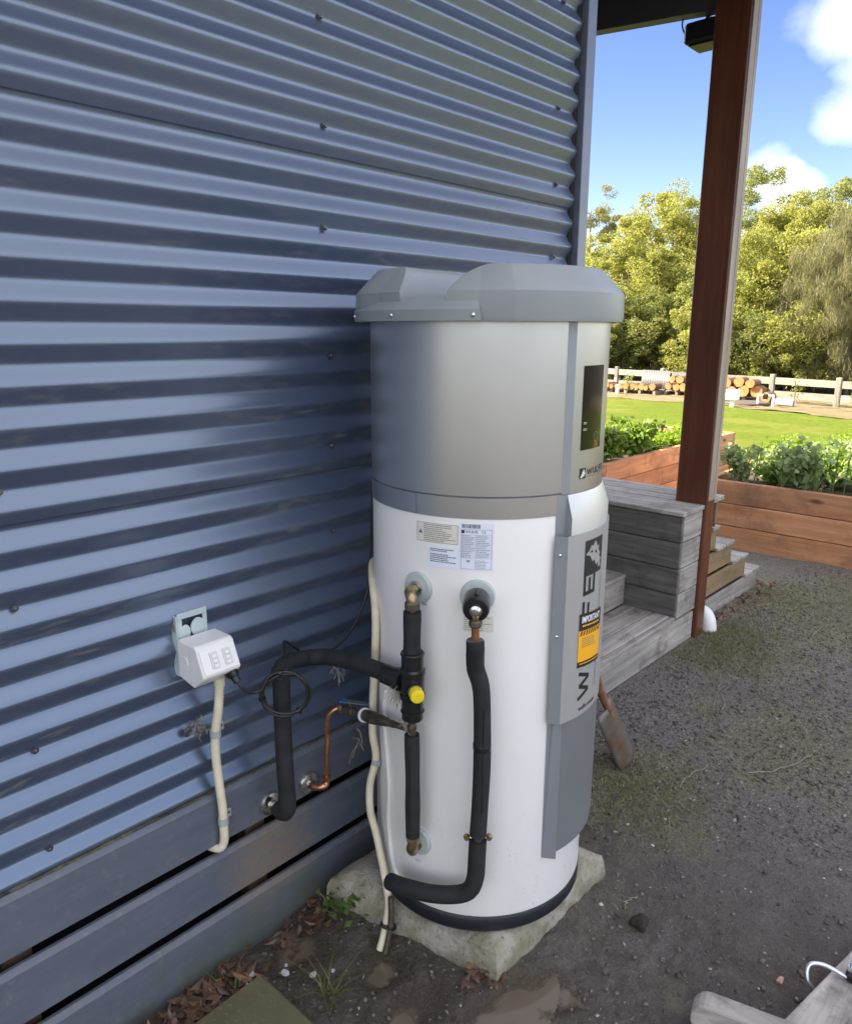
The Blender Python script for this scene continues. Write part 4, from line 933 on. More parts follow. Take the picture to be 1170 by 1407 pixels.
# old anchor and fibres left on the wall
an = thing('wall_anchor', 'rusty stub and dead fibres stuck on corrugated wall beside the conduit', 'anchor', (.80, 1.49, .655))
mk('washer', lathe([(.011, 0), (.011, .004), (.008, .005), (.008, .002)], (.795, 1.488, .657), (0, -1, 0), 18), 'screw', an, smooth=30)
def fibres(c, n, r, l, rr=.0006):
    ps = []
    for k in range(n):
        p0 = Vector(c)+Vector((random.gauss(0, r), random.gauss(0, r*.4), random.gauss(0, r))); d = Vector((random.gauss(0, 1), random.gauss(-.2, .5), random.gauss(-.3, 1))).normalized()
        ps.append(tube([p0, p0+d*l*.5+Vector((random.gauss(0, .004), 0, random.gauss(0, .004))), p0+d*l+Vector((0, 0, -l*.3))], rr, 4, .01))
    return join(*ps)
mk('fibre', fibres((.825, 1.487, .66), 40, .010, .02), 'fibre', an)
nest = mk('dead_root_fibres', fibres((1.132, 1.125, .765), 60, .010, .028), 'fibre', loc=(1.132, 1.125, .765)); tag(nest, 'tangle of dry pale fibres caught beside the mixing valve', 'fibres'); nest['kind'] = 'stuff'
for (c, n, l) in (((1.13, 1.10, .69), 30, .018), ((1.15, 1.28, .56), 6, .05), ((1.125, 1.33, .745), 14, .02)):
    f = mk('dead_root_fibres', fibres(c, n, .006, l), 'fibre', loc=c); tag(f, 'wisps of dry pale fibre hanging from the pipe fittings', 'fibres', 'fibre wisps on the pipes'); f['kind'] = 'stuff'

# ------------------------------------------------------------------ spade leaning behind the tank
sp0 = Vector((2.385, 1.150, .0)); spt = Vector((2.205, 1.205, .345)); sax = (spt-sp0).normalized(); swd = Vector((.98, .08, 0)); swd = (swd-sax*swd.dot(sax)).normalized(); snn = sax.cross(swd).normalized()
sh = thing('spade', 'rusty spade with dark shaft standing behind the white tank', 'spade', tuple(sp0))
def blade():
    V, F = [], []; nu, nv = 9, 12
    for j in range(nv+1):
        t = j/nv; w = .066*(1 if t < .94 else 1-.2*(t-.94)/.06); l = .30*t
        for i in range(nu+1):
            s = -1+2*i/nu; q = sp0+sax*(l-.006*(1-s*s)*(1-t))+swd*(w*s)+snn*(.016*(s*s)-.010*math.exp(-(s*3)**2)*t)
            V.append(tuple(q))
    for j in range(nv):
        for i in range(nu): a = j*(nu+1)+i; F.append((a, a+1, a+nu+2, a+nu+1))
    return np.array(V), F
o = mk('blade', blade(), 'spade', sh, smooth=60); m = o.modifiers.new('thick', 'SOLIDIFY'); m.thickness = .003
top = Vector((1.79, 1.30, 1.12)); nk = sp0+sax*.25-snn*.002
mk('socket', tube([nk, sp0+sax*.33+Vector((0, 0, .0)), sp0+sax*.42+Vector((-.004, 0, .012)), sp0+sax*.50+Vector((-.008, .0, .02))], lambda t: .011+.010*t, 14, .02), 'rust', sh, smooth=60)
q0 = sp0+sax*.48+Vector((-.007, 0, .018))
mk('shaft', tube([q0, q0.lerp(top, .5), top], .0185, 14, .05), 'handle', sh, smooth=60)
mk('grip', tube([top-swd*.055, top+swd*.055], .014, 12, .02), 'handle', sh, smooth=60)
# white pipe elbow beside the post foot
el = tube([(3.90, 1.60, .07), (3.87, 1.535, .082), (3.855, 1.50, .078), (3.845, 1.478, .055), (3.842, 1.468, .015), (3.842, 1.466, -.03)], lambda t: .040, 20, .01)
tag(mk('pipe_elbow', el, 'pvc', smooth=50, loc=(3.85, 1.48, 0)), 'white plastic drain elbow poking out of soil beside red post', 'pipe')

# ------------------------------------------------------------------ timber steps
ts = thing('timber_steps', 'weathered grey timber steps and boxed end block beside the house corner', 'steps', (3.3, 1.6, 0))
SX0 = 2.47
def bd(name, x0, x1, y0, y1, z0, z1, ax, kind='grey', b=.003): return mk(name, cbox(x0, x1, y0, y1, z0, z1, b), kind+'_'+ax, ts)
# lowest platform
bd('fascia_board', SX0, 3.668, 1.490, 1.512, .004, .150, 'X')
bd('edge_trim', SX0, 3.446, 1.488, 1.514, .154, .176, 'X')
bd('tread_board', SX0, 3.446, 1.518, 1.606, .157, .177, 'X'); bd('tread_board', SX0, 3.446, 1.611, 1.700, .157, .178, 'X'); bd('tread_board', SX0, 3.446, 1.705, 1.770, .157, .177, 'X')
for k, (yr, zt) in enumerate(((1.772, .345), (2.08, .515), (2.39, .69))):
    bd('riser_board', SX0, 3.446, yr, yr+.02, zt-.166, zt-.022, 'X')
    for j in range(3): bd('tread_board', SX0, 3.446, yr-.006+j*.101, yr+.090+j*.101, zt-.020, zt, 'X')
# boxed block: near face, end face, top
rows = [(.0, .157), (.162, .288), (.292, .422), (.427, .556), (.561, .690)]
for (z0, z1) in rows[1:]:
    bd('face_board', 3.450, 3.470, 1.492, 2.70, z0, z1, 'Y', 'mottle')  # near face in a darker grey than the end boards
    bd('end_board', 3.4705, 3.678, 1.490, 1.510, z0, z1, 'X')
for k, (x0, x1, y0) in enumerate(((3.438, 3.545, 1.482), (3.549, 3.676, 1.482), (3.680, 3.786, 1.646), (3.790, 3.90, 1.50), (3.904, 3.97, 1.50))): bd('top_board', x0, x1, y0, 2.70, .694, .716+.001*k, 'Y')
bd('block_back', 3.95, 3.968, 1.53, 2.7, .54, .690, 'Y', 'brown')
nail = lathe([(.0032, 0), (.0030, .0012), (.0005, .0014)], (0, 0, 0), (0, -1, 0), 8); nail2 = lathe([(.0032, 0), (.0030, .0012), (.0005, .0014)], (0, 0, 0), (-1, 0, 0), 8)
for (z0, z1) in rows[1:]:
    for f in (.25, .75):
        z = z0+(z1-z0)*f
        for x in (3.49, 3.655): mk('nail', (nail[0]+np.array([x, 1.4895, z]), nail[1]), 'screw', ts)
        for y in (1.525, 2.05): mk('nail', (nail2[0]+np.array([3.4495, y, z]), nail2[1]), 'screw', ts)
for x in (2.6, 2.95, 3.3, 3.6):
    for z in (.04, .115): mk('nail', (nail[0]+np.array([x, 1.4895, z]), nail[1]), 'screw', ts)
# far flight going down away from the block
fl = [(3.97, 4.05, .530), (4.05, 4.30, .395), (4.30, 4.54, .262), (4.54, 4.78, .128)]
prev = 3.80
for k, (x0, x1, z) in enumerate(fl):
    bd('step_riser', x1-.022, x1-.002, 1.552, 2.7, z-.134, z-.022, 'Y', 'brown')
    xa = x0 if k else 3.97
    n = 1 if k == 0 else 2
    for j in range(n):
        w = (x1-xa)/n; bd('step_tread', xa+.002+j*w, xa+w-.002+j*w+(.012 if j == n-1 else 0), 1.540, 2.70, z-.020, z, 'Y', 'grey')
    bd('step_end_board', 3.80, x1-.0225, 1.55, 1.568, z-.134, z-.0225, 'X', 'brown' if k < 3 else 'grey')

# ------------------------------------------------------------------ raised garden beds
def bed(name_label, x0, x1, y0, y1, h=.5):
    b_ = thing('garden_bed', name_label, 'garden bed', (x0, (y0+y1)/2, 0)); n = 3; t = .05; hh = h/n
    for k in range(n):
        z0, z1 = k*hh+.002-(0.04 if k == 0 else 0), (k+1)*hh-.003
        o_ = .004*random.uniform(-1, 1)
        mk('sleeper', cbox(x0+o_, x0+t+o_, y0, y1, z0, z1, .004), 'bed_Y', b_)
        mk('sleeper', cbox(x1-t, x1, y0, y1, z0, z1, .004), 'bed_Y', b_)
        mk('sleeper', cbox(x0+t+.006, x1-t-.006, y0+o_, y0+t+o_, z0, z1, .004), 'bed_X', b_)
        mk('sleeper', cbox(x0+t+.006, x1-t-.006, y1-t, y1, z0, z1, .004), 'bed_X', b_)
    xs_ = np.linspace(x0+t-.01, x1-t+.01, 40); ys_ = np.linspace(y0+t-.01, y1-t+.01, 40)
    mk('bed_soil', gridmesh(xs_, ys_, lambda X, Y: h-.05+fbm(X*6, Y*6, 4, 77)*.05), 'bedsoil', b_, smooth=180)
    return b_
bed('raised garden bed of orange brown sleepers packed with leafy vegetables behind the steps', 5.50, 7.25, -.9, 2.25)
bed('raised garden bed of reddish sleepers along the path beyond the grey step block', 5.48, 8.3, 3.08, 4.4)

# ------------------------------------------------------------------ foliage builders
def leafmesh(name, C, D, U, Ln, Wd, mat, parent=None, tint=None, loc=None, fold=.25, smooth=False):
    """many leaves: centre C, long direction D, side U (n,3 arrays); each leaf is a folded diamond of 4 triangles"""
    n = len(C); Nn = np.cross(D, U); Ln = np.broadcast_to(Ln, (n,))[:, None]; Wd = np.broadcast_to(Wd, (n,))[:, None]
    a = C-D*Ln*.5; b = C+D*Ln*.5; l = C+U*Wd*.5+Nn*Wd*fold-D*Ln*.08; r = C-U*Wd*.5+Nn*Wd*fold-D*Ln*.08
    V = np.stack([a, l, b, r], 1).reshape(-1, 3)
    if parent is not None: V = V-np.array(ORIG[parent.name])
    elif loc is not None: V = V-np.array(loc)
    k = np.arange(n)*4; F = np.stack([k, k+3, k+2, k, k+2, k+1], 1).reshape(-1, 3)
    me = bpy.data.meshes.new(name); me.vertices.add(len(V)); me.vertices.foreach_set('co', V.ravel())
    me.loops.add(F.size); me.loops.foreach_set('vertex_index', F.ravel().astype(np.int32)); me.polygons.add(len(F)); me.polygons.foreach_set('loop_start', np.arange(0, F.size, 3, dtype=np.int32))
    me.update(calc_edges=True)
    tt = RNG.random(n) if tint is None else tint
    at = me.attributes.new('tint', 'FLOAT', 'POINT'); at.data.foreach_set('value', np.repeat(tt, 4).astype(np.float32))
    me.materials.append(MAT[mat]); o = link(bpy.data.objects.new(name, me))
    if parent is not None: o.parent = parent; ORIG[o.name] = ORIG[parent.name]
    elif loc is not None: o.location = loc
    return o
def unit(v): return v/np.maximum(np.linalg.norm(v, axis=1, keepdims=True), 1e-9)
def rand_dirs(n, zbias=0.0):
    v = RNG.normal(0, 1, (n, 3)); v[:, 2] += zbias; return unit(v)
def side_of(D):
    r = RNG.normal(0, 1, D.shape); return unit(r-D*(r*D).sum(1, keepdims=True))
def copy_tree(o, parent=None):
    c = o.copy(); link(c); c.parent = parent
    for ch in [x for x in SRC[o.name]]: copy_tree(ch, c)
    return c
SRC = {}
def snap(o):
    SRC[o.name] = list(o.children)
    for c in o.children: snap(c)

# ------------------------------------------------------------------ vegetables in the beds
def leafy(name, label, loc, h, r, n, mat, ll, lw, group, stems=7):
    t = thing(name, label, 'plant', loc, group); L = Vector(loc); ps = []; pts = []
    for k in range(stems):
        a = random.uniform(0, 6.28); e = random.uniform(.25, 1)*r; tip = L+Vector((math.cos(a)*e, math.sin(a)*e, h*random.uniform(.65, 1)))
        mid = L.lerp(tip, .5)+Vector((0, 0, h*.1)); ps.append(tube([L, mid, tip], .004, 5, .06)); pts += [L.lerp(tip, q)+Vector((0, 0, h*.1*math.sin(3.14*q))) for q in np.linspace(.2, 1, 12)]
    mk('stems', join(*ps), 'stem', t)
    P = np.array([tuple(q) for q in pts]); C = P[RNG.integers(0, len(P), n)]+RNG.normal(0, 1, (n, 3))*np.array([r*.22, r*.22, h*.07])
    D = rand_dirs(n, .2); leafmesh('foliage', C, D, side_of(D), RNG.uniform(.6, 1.2, n)*ll, RNG.uniform(.7, 1.1, n)*lw, mat, t)
    return t
def strap(name, label, loc, h, n, mat, group, w=.022, droop=.5):
    t = thing(name, label, 'plant', loc, group); V, F = [], []; L = Vector(loc); tint = []
    for k in range(n):
        a = random.uniform(0, 6.28); d = Vector((math.cos(a), math.sin(a), 0)); s = Vector((-d.y, d.x, 0)); l = h*random.uniform(.75, 1.2); b0 = len(V); tv = random.random(); sp = random.uniform(.35, .8)
        for j in range(7):
            q = j/6; c = L+d*(l*sp*q**1.5)+Vector((0, 0, l*(q-droop*q**3))); ww = w*(1-.85*q)*.5
            V += [tuple(c-s*ww), tuple(c+Vector((0, 0, -.004)) if False else c+s*ww)]; tint += [tv, tv]
        for j in range(6): F.append((b0+2*j, b0+2*j+1, b0+2*j+3, b0+2*j+2))
    o = mk('leaves', (np.array(V), F), mat, t); at = o.data.attributes.new('tint', 'FLOAT', 'POINT'); at.data.foreach_set('value', np.array(tint, dtype=np.float32))
    return t
def proto_copies(make, spots, scale=(.8, 1.2)):
    t0 = make(spots[0]); snap(t0)
    for k, (x, y, z) in enumerate(spots):
        t = t0 if k == 0 else copy_tree(t0)
        t.location = (x, y, z); t.rotation_euler = (0, 0, random.uniform(0, 6.28)); s = random.uniform(*scale)*((.78 if x < 6.6 else .7) if y > 2.6 else .74 if y > 1.7 else .90 if y > 1.15 else 1.1); t.scale = (s, s, s*random.uniform(.9, 1.05))
SZ = .455
ga = [(5.64+.20*i+random.uniform(-.05, .05), 2.0-.27*j+random.uniform(-.06, .06), SZ) for j in range(6) for i in range(3)]
proto_copies(lambda q: strap('garlic_plant', 'grey green strap leaved garlic growing near the front sleeper', q, .33, 14, 'vegpale', 'garlic rows in the right hand bed', .020), ga)
pe = [(5.66, 1.62, SZ), (5.85, 1.15, SZ), (5.62, .8, SZ), (6.3, .72, SZ), (6.4, 1.4, SZ), (5.72, 2.05, SZ), (5.95, 1.92, SZ), (6.05, 1.30, SZ), (5.70, .98, SZ), (6.0, .75, SZ), (6.25, 1.05, SZ), (5.68, .55, SZ), (6.1, .35, SZ)]
proto_copies(lambda q: leafy('pea_plant', 'pale green pea plant scrambling in the bed of orange sleepers', q, .38, .19, 420, 'vegpale', .055, .040, 'pea plants in the garden bed'), pe, (.9, 1.25))
fe = [(6.35, 1.85, SZ), (6.3, 1.25, SZ), (7.05, 1.4, SZ), (6.55, 1.75, SZ), (6.75, 1.35, SZ), (6.9, 1.65, SZ), (6.6, 1.0, SZ), (6.95, 1.05, SZ)]
proto_copies(lambda q: leafy('carrot_clump', 'bright green feathery carrot tops behind the pea plants', q, .36, .26, 1500, 'vegbright', .045, .012, 'carrot tops in the garden bed', 16), fe)
sh_ = [(5.75, 1.85, SZ), (5.95, 1.5, SZ), (5.9, .95, SZ), (6.1, 2.0, SZ), (6.5, 2.08, SZ), (6.2, 1.66, SZ), (7.0, .55, SZ), (6.55, .5, SZ), (6.3, 2.05, SZ), (6.85, 2.05, SZ)]
proto_copies(lambda q: leafy('leafy_green', 'dark green leafy vegetable in the bed of orange sleepers', q, .32, .22, 420, 'veg', .075, .05, 'leafy greens in the garden bed'), sh_)
lb = [(5.62, 3.25, SZ), (6.25, 3.25, SZ), (5.75, 3.42, SZ), (6.1, 3.7, SZ), (6.0, 3.30, SZ), (6.45, 3.45, SZ)]
proto_copies(lambda q: leafy('potato_plant', 'bushy dark green potato plant in the bed beyond the step block', q, .38, .26, 700, 'veg', .085, .055, 'potato plants in the far bed', 12), lb, (.85, 1.1))
lc = [(6.65, 3.25, SZ), (7.05, 3.22, SZ), (7.45, 3.25, SZ), (6.8, 3.5, SZ), (6.9, 3.3, SZ), (7.25, 3.4, SZ), (7.6, 3.32, SZ), (7.0, 3.65, SZ), (7.9, 3.45, SZ), (7.45, 3.7, SZ)]
proto_copies(lambda q: leafy('lettuce_plant', 'low bright green salad plant in the bed beyond the step block', q, .20, .22, 420, 'vegbright', .07, .03, 'salad plants in the far bed'), lc)
lk = thing('leek_plant', 'single long pale leaf arching over the edge of the far garden bed', 'plant', (6.35, 3.13, .5)); V = []; F = []
for j in range(14):
    q = j/13; c = Vector((6.30+.35*q, 3.16-.32*q, .50+.14*math.sin(q*2.2)-.30*q*q)); w = .018*(1-.75*q); V += [tuple(c+Vector((w, w, 0))), tuple(c-Vector((w, w, 0)))]
for j in range(13): F.append((2*j, 2*j+1, 2*j+3, 2*j+2))
o = mk('leaf', (np.array(V), F), 'vegpale', lk, smooth=180); at = o.data.attributes.new('tint', 'FLOAT', 'POINT'); at.data.foreach_set('value', np.full(28, .6, dtype=np.float32))
for (x, y, l) in ((5.62, 1.92, .30), (5.62, 1.75, .27), (5.64, 1.40, .34), (5.64, 1.33, .31), (5.66, 1.12, .32), (5.9, 2.0, .3)):
    s = tag(mk('plant_stake', tube([(x, y, .42), (x+random.uniform(-.01, .02), y-.01, .455+l)], .0045, 6, .2), 'vegstake' if 'vegstake' in MAT else 'stem', loc=(x, y, .455)), 'thin pale green stake standing among the garlic', 'stake', 'plant stakes in the garden bed')
cg = thing('wire_cage', 'rusty wire plant frame standing behind the potato plants', 'plant frame', (6.6, 3.9, SZ))
for (x, y) in ((6.45, 3.8), (6.45, 4.05), (6.75, 4.05), (6.75, 3.8)): mk('wire_leg', tube([(x, y, SZ-.02), (x, y, 1.02)], .004, 6, .3), 'rust', cg)
for z in (.75, 1.0): mk('wire_hoop', tube([(6.45, 3.8, z), (6.45, 4.05, z), (6.75, 4.05, z), (6.75, 3.8, z), (6.45, 3.8, z)], .0035, 6, smooth=False), 'rust', cg)

# ------------------------------------------------------------------ fence, log stacks, services by the fence
def fx(y): return 23.1+.2*(y-5.9)
def gz(x): return float(slope(np.array([x]))[0])+.03
fe_ = thing('paddock_fence', 'bleached two rail timber fence along the mulch in front of trees', 'fence', (24, 10, -.5))
py = [.2, 2.1, 4.0, 5.91, 7.8, 9.7, 11.6, 13.5, 15.4, 17.3]
for y in py: x = fx(y); mk('fence_post', cbox(x-.07, x+.07, y-.07, y+.07, -.9, .345+random.uniform(-.02, .03), .012, jitter=.004), 'fence_Z', fe_)
for y0, y1 in zip(py[:-1], py[1:]):
    for (z0, z1) in ((.05, .245), (-.335, -.14)):
        a, b_ = fx(y0+.075), fx(y1-.075); ja, jb = random.uniform(-.012, .012), random.uniform(-.012, .012)
        V = []
        for (x, y, j) in ((a, y0+.073, ja), (b_, y1-.073, jb)): V += [(x-.025, y, z0+j), (x+.025, y, z0+j), (x+.025, y, z1+j), (x-.025, y, z1+j)]
        fixn(mk('fence_rail', (np.array(V), [(0, 1, 2, 3), (7, 6, 5, 4), (0, 4, 5, 1), (1, 5, 6, 2), (2, 6, 7, 3), (3, 7, 4, 0)]), 'fence_Y', fe_))
# grey sheets leaning against the fence
for (ya, yb, z0, z1, lab) in ((12.35, 11.25, -.14, .27, 'wide grey metal sheet leaning on the fence above the long log row'), (11.18, 10.6, -.16, .25, 'narrow grey metal sheet leaning on fence behind the stacked logs'), (9.5, 8.75, -.20, .23, 'grey metal sheet leaning on fence beside the white meter box')):
    n = 60; V = []; F = []
    for j in range(n+1):
        y = ya+(yb-ya)*j/n; w = .008*math.sin(j*1.25)
        V += [(fx(y)-.22+w, y, z0-.28), (fx(y)-.085+w, y, z1)]
    for j in range(n): F.append((2*j, 2*j+2, 2*j+3, 2*j+1))
    o = mk('metal_sheet', (np.array(V), F), 'sheet', smooth=180, loc=(fx((ya+yb)/2), (ya+yb)/2, -.45)); m = o.modifiers.new('thick', 'SOLIDIFY'); m.thickness = .002; tag(o, lab, 'sheet')
def pallet(x, y0, y1, lab):
    t = thing('log_pallet', lab, 'pallet', (x, (y0+y1)/2, gz(x)), 'log pallets by the fence'); z = gz(x)+.03
    n = max(3, int((y1-y0)/.45)+1)
    for k in range(n): yy = y0+(y1-y0-.09)*k/(n-1); mk('bearer', cbox(x-.02, x+.95, yy, yy+.09, z-.05, z+.085, .006), 'fence_X', t)
    for k in range(5): xx = x+.01+k*.2; mk('slat', cbox(xx, xx+.1, y0, y1, z+.087, z+.109, .004), 'fence_Y', t)
    return z+.11
lgs = []
z1 = pallet(23.30, 11.35, 13.5, 'long low timber pallet of logs behind the lawn')
yy = 13.35
while yy > 11.55:
    r = random.uniform(.07, .115); yy -= r; lgs.append((23.3+random.uniform(-.05, .1), yy, z1+r, r)); yy -= r*random.uniform(1.0, 1.05)
z2 = pallet(23.62, 10.35, 11.2, 'short timber pallet of stacked logs behind the red post')
for row, n in ((0, 3), (1, 2)):
    for k in range(n): r = random.uniform(.10, .135); lgs.append((23.6+random.uniform(-.05, .08), 10.52+.27*k+.13*row, z2+.14+row*.235, r))
z3 = pallet(23.05, 7.95, 9.35, 'timber pallet of big round logs beside the white meter box')
for (a, b_, r) in ((8.05, 0, .17), (8.42, 0, .165), (8.76, 0, .15), (9.08, 0, .15), (8.22, .28, .13), (8.58, .29, .15), (8.92, .27, .14)): lgs.append((23.0+random.uniform(-.05, .08), a, z3+r*.98+b_*.95, r))
lgs += [(22.9, 7.72, gz(23)+.16, .15)]
for k_, (x, y, z, r) in enumerate(lgs):
    n = 14; l = random.uniform(.35, .5); V = []; ph = random.uniform(0, 6)
    for xx in (x-.1, x+l):
        for k in range(n): a = 2*math.pi*k/n; q = r*(1+.06*math.sin(2*a+ph)+.04*math.sin(5*a)); V.append((xx, y+q*math.cos(a), z+q*math.sin(a)))
    F = [(k, (k+1) % n, n+(k+1) % n, n+k) for k in range(n)]+[tuple(range(n))[::-1], tuple(range(n, 2*n))]
    o = fixn(mk('firewood_log', (np.array(V), F, [0]*n+[1, 1]), ['logbark', 'logend'], loc=(x, y, z))); lab_ = 'lone sawn log on the mulch beside the pallet of big logs' if y < 7.8 else 'big sawn log with orange end on the pallet beside meter box' if y < 9.6 else 'sawn log with orange end stacked on the short pallet' if y < 11.3 else 'sawn log with orange end in the long single row on pallet'; tag(o, lab_, 'log', 'firewood logs by the fence')
# meter box, white risers, slab, drum
mb = thing('meter_box', 'small white service box on a post beside the right hand log pile', 'meter box', (20.9, 7.93, gz(20.9)))
mk('stand', cbox(20.86, 20.94, 7.88, 7.98, gz(20.9)-.1, gz(20.9)+.2, .01), 'pvc', mb); mk('box', cbox(20.78, 21.0, 7.78, 8.1, gz(20.9)+.17, gz(20.9)+.45, .02), 'pvc', mb); mk('door', cbox(20.772, 20.779, 7.82, 8.06, gz(20.9)+.21, gz(20.9)+.41, .003), 'clip', mb)
for (x, y, h, lab) in ((24.6, 13.5, .36, 'taller white marker pipe at the near end of the log row'), (22.9, 12.5, .24, 'short white marker pipe on the mulch by the lawn edge')):
    tag(mk('marker_pipe', lathe([(.06, -.1), (.06, h), (.068, h), (.068, h+.03), (.05, h+.05)], (x, y, gz(x)), (0, 0, 1), 16), 'pvc', smooth=40, loc=(x, y, gz(x))), lab, 'pipe')
uz = gz(21.7)
up_ = thing('white_pipe_bend', 'white plastic pipe loop with black valve beside the mulch slab', 'pipe', (21.75, 7.35, uz))
mk('pipe', tube([(21.75, 7.55, uz-.1), (21.75, 7.55, uz+.30), (21.75, 7.15, uz+.30), (21.75, 7.15, uz-.1)], .04, 12, smooth=False), 'pvc', up_, smooth=50); mk('valve', cbox(21.68, 21.8, 7.28, 7.42, uz+.2, uz+.34, .02), 'black_plastic', up_)
tag(mk('white_drum', lathe([(.09, -.25), (.10, -.24), (.10, .24), (.09, .25)], (22.3, 7.0, gz(22.3)+.11), (.2, 1, 0), 18), 'pvc', smooth=40, loc=(22.3, 7, gz(22.3))), 'white plastic drum lying on the mulch by the pipe loop', 'drum')
tag(mk('round_slab', lathe([(.58, -.1), (.6, .05), (.57, .08)], (22.1, 7.95, gz(22.1)), (0, 0, 1), 28), 'concrete', smooth=40, loc=(22.1, 7.95, gz(22.1))), 'round concrete lid set in the mulch before the logs', 'slab')
# saplings planted along the fence
for (x, y, h) in ((22.2, 6.75, .75), (21.9, 5.2, .6), (22.5, 11.95, .7), (22.3, 4.4, .55), (22.0, 3.4, .6)):
    t = thing('sapling', 'thin young sapling planted in the mulch before fence', 'tree', (x, y, gz(x)), 'saplings in the mulch'); mk('stem', tube([(x, y, gz(x)), (x+.03, y, gz(x)+h*.6), (x, y+.04, gz(x)+h)], .012, 5, .2), 'bark', t)
    n = 60; C = np.array([x, y, gz(x)])+RNG.normal(0, 1, (n, 3))*np.array([.09, .09, .17])+np.array([0, 0, h*.7]); D = rand_dirs(n, .3); leafmesh('foliage', C, D, side_of(D), .09, .04, 'olive', t)

# ------------------------------------------------------------------ trees
def tree(name, label, az, R, h, w, mat, n, leaf=(.15, .06), low=.22, trunks=3, bark='bark', group='trees behind the fence', sparse=1.0, style='round', cat='tree', seed=0):
    k_ = (R+(4.5 if az > 23 else 2.0))/R; R *= k_; h = h*k_*.97; w *= 1.06; x, y = R*math.cos(rad(az)), R*math.sin(rad(az)); z = -.5; random.seed(seed+int(az*100)); rng = np.random.default_rng(seed+int(az*100))
    t = thing(name, label, cat, (x, y, z), group); L = Vector((x, y, z)); ps = []; tips = []
    for k in range(trunks):
        a = random.uniform(0, 6.28); lean = random.uniform(.05, .35)*w*.6; tp = L+Vector((math.cos(a)*lean, math.sin(a)*lean, h*random.uniform(.6, .85)))
        m1 = L.lerp(tp, .4)+Vector((random.gauss(0, .15), random.gauss(0, .15), 0)); r0 = .028*h*random.uniform(.6, 1)/math.sqrt(trunks)
        ps.append(tube([L-Vector((0, 0, .2)), m1, tp], lambda q, r0=r0: r0*(1-.82*q), 7, .35))
        for j in range(9):
            q = random.uniform(.25, 1); b0 = L.lerp(m1, q/.4) if q < .4 else m1.lerp(tp, (q-.4)/.6); a2 = random.uniform(0, 6.28); ll = w*random.uniform(.3, .62)*(1.15-.55*q)
            e = b0+Vector((math.cos(a2)*ll, math.sin(a2)*ll, ll*random.uniform(.25, .9))); md = b0.lerp(e, .5)+Vector((0, 0, -.08*ll))
            ps.append(tube([b0, md, e], lambda q2, r=r0*.38*(1-.5*q): r*(1-.8*q2), 5, .35)); tips += [md, e, md.lerp(e, .5)]
    mk('trunk', join(*ps), bark, t, smooth=180)
    # clumps: on the limb tips and over an uneven crown
    n = int(n*4.2); nc = int(120*sparse); R_ = R
    T = np.array([tuple(q) for q in tips])
    ang = rng.uniform(0, 2*np.pi, nc); vz = rng.uniform(low, 1, nc)
    if style == 'round': rr = np.sqrt(np.clip(1-((vz-.50)/.55)**2, .04, 1))*w*.5*rng.uniform(.55, 1.08, nc)
    else: rr = w*.5*rng.uniform(.2, 1, nc)*np.clip(1.15-vz*.75, .1, 1)
    S = np.stack([x+rr*np.cos(ang), y+rr*np.sin(ang), z+vz*h*rng.uniform(.9, 1.02, nc)], 1)
    CC = np.vstack([T[rng.permutation(len(T))[:int(len(T)*.8)]], S]); cr = rng.uniform(.22, .55, len(CC))*w*.22
    pick = rng.integers(0, len(CC), n); off = rng.normal(0, 1, (n, 3)); off = off/np.linalg.norm(off, axis=1, keepdims=True)*rng.uniform(.25, 1, (n, 1))**.6
    P = CC[pick]+off*cr[pick][:, None]*np.array([1, 1, .75])
    ct = rng.random(len(CC))
    D = rng.normal(0, 1, (n, 3)); D[:, 2] += .15
    if style == 'weep': D[:, 2] -= 2.6; P[:, 2] -= rng.uniform(0, .5, n)
    D = unit(D); U = rng.normal(0, 1, (n, 3)); U = unit(U-D*(U*D).sum(1, keepdims=True))
    P[:, 2] = np.maximum(P[:, 2], z+.15)
    tint = np.clip(.55*ct[pick]+.45*rng.random(n), 0, 1)
    leafmesh('crown', P, D, U, rng.uniform(.6, 1.3, n)*leaf[0]*.80, rng.uniform(.7, 1.2, n)*leaf[1]*.85, mat, t, tint)
    return t
tree('gum_tree', 'slender feathery gum tree with thin airy crown beside the house corner', 31.4, 35, 8.4, 3.4, 'gum', 5500, (.17, .04), .30, 2, 'palebark', sparse=.6)
tree('wattle_tree', 'broad yellow green wattle between the gum tree and the red post', 28.6, 29.5, 5.2, 5.0, 'wattle', 12000, (.14, .065), .25, 3, 'palebark')
tree('wattle_tree', 'tall yellow flowering wattle rising left of the red post', 26.4, 32, 6.9, 4.6, 'wattle', 12000, (.14, .065), .2, 3, 'palebark')
tree('wattle_tree', 'tallest pale wattle standing directly behind the red post', 24.6, 34, 7.7, 4.6, 'wattle', 11000, (.14, .065), .2, 3, 'bark')
tree('evergreen_tree', 'dark olive tree with pointed top just right of the red post', 20.9, 36, 8.6, 4.6, 'olive', 13000, (.16, .06), .15, 3)
tree('evergreen_tree', 'rounded mid green tree low behind the right hand log pile', 21.6, 30, 4.6, 4.4, 'olive', 11000, (.14, .06), .15, 3)
tree('wattle_tree', 'bushy bright yellow green wattle between the fence posts', 18.7, 29, 5.6, 4.8, 'wattle', 13000, (.14, .065), .15, 3, 'palebark')
tree('wattle_tree', 'dense golden green wattle left of the weeping sheoak', 16.8, 32, 6.9, 5.0, 'wattle', 13000, (.14, .065), .15, 3)
tree('evergreen_tree', 'tall open crowned tree towering above the weeping sheoak', 14.9, 34, 8.3, 5.0, 'olive', 11000, (.15, .06), .25, 2, 'palebark')
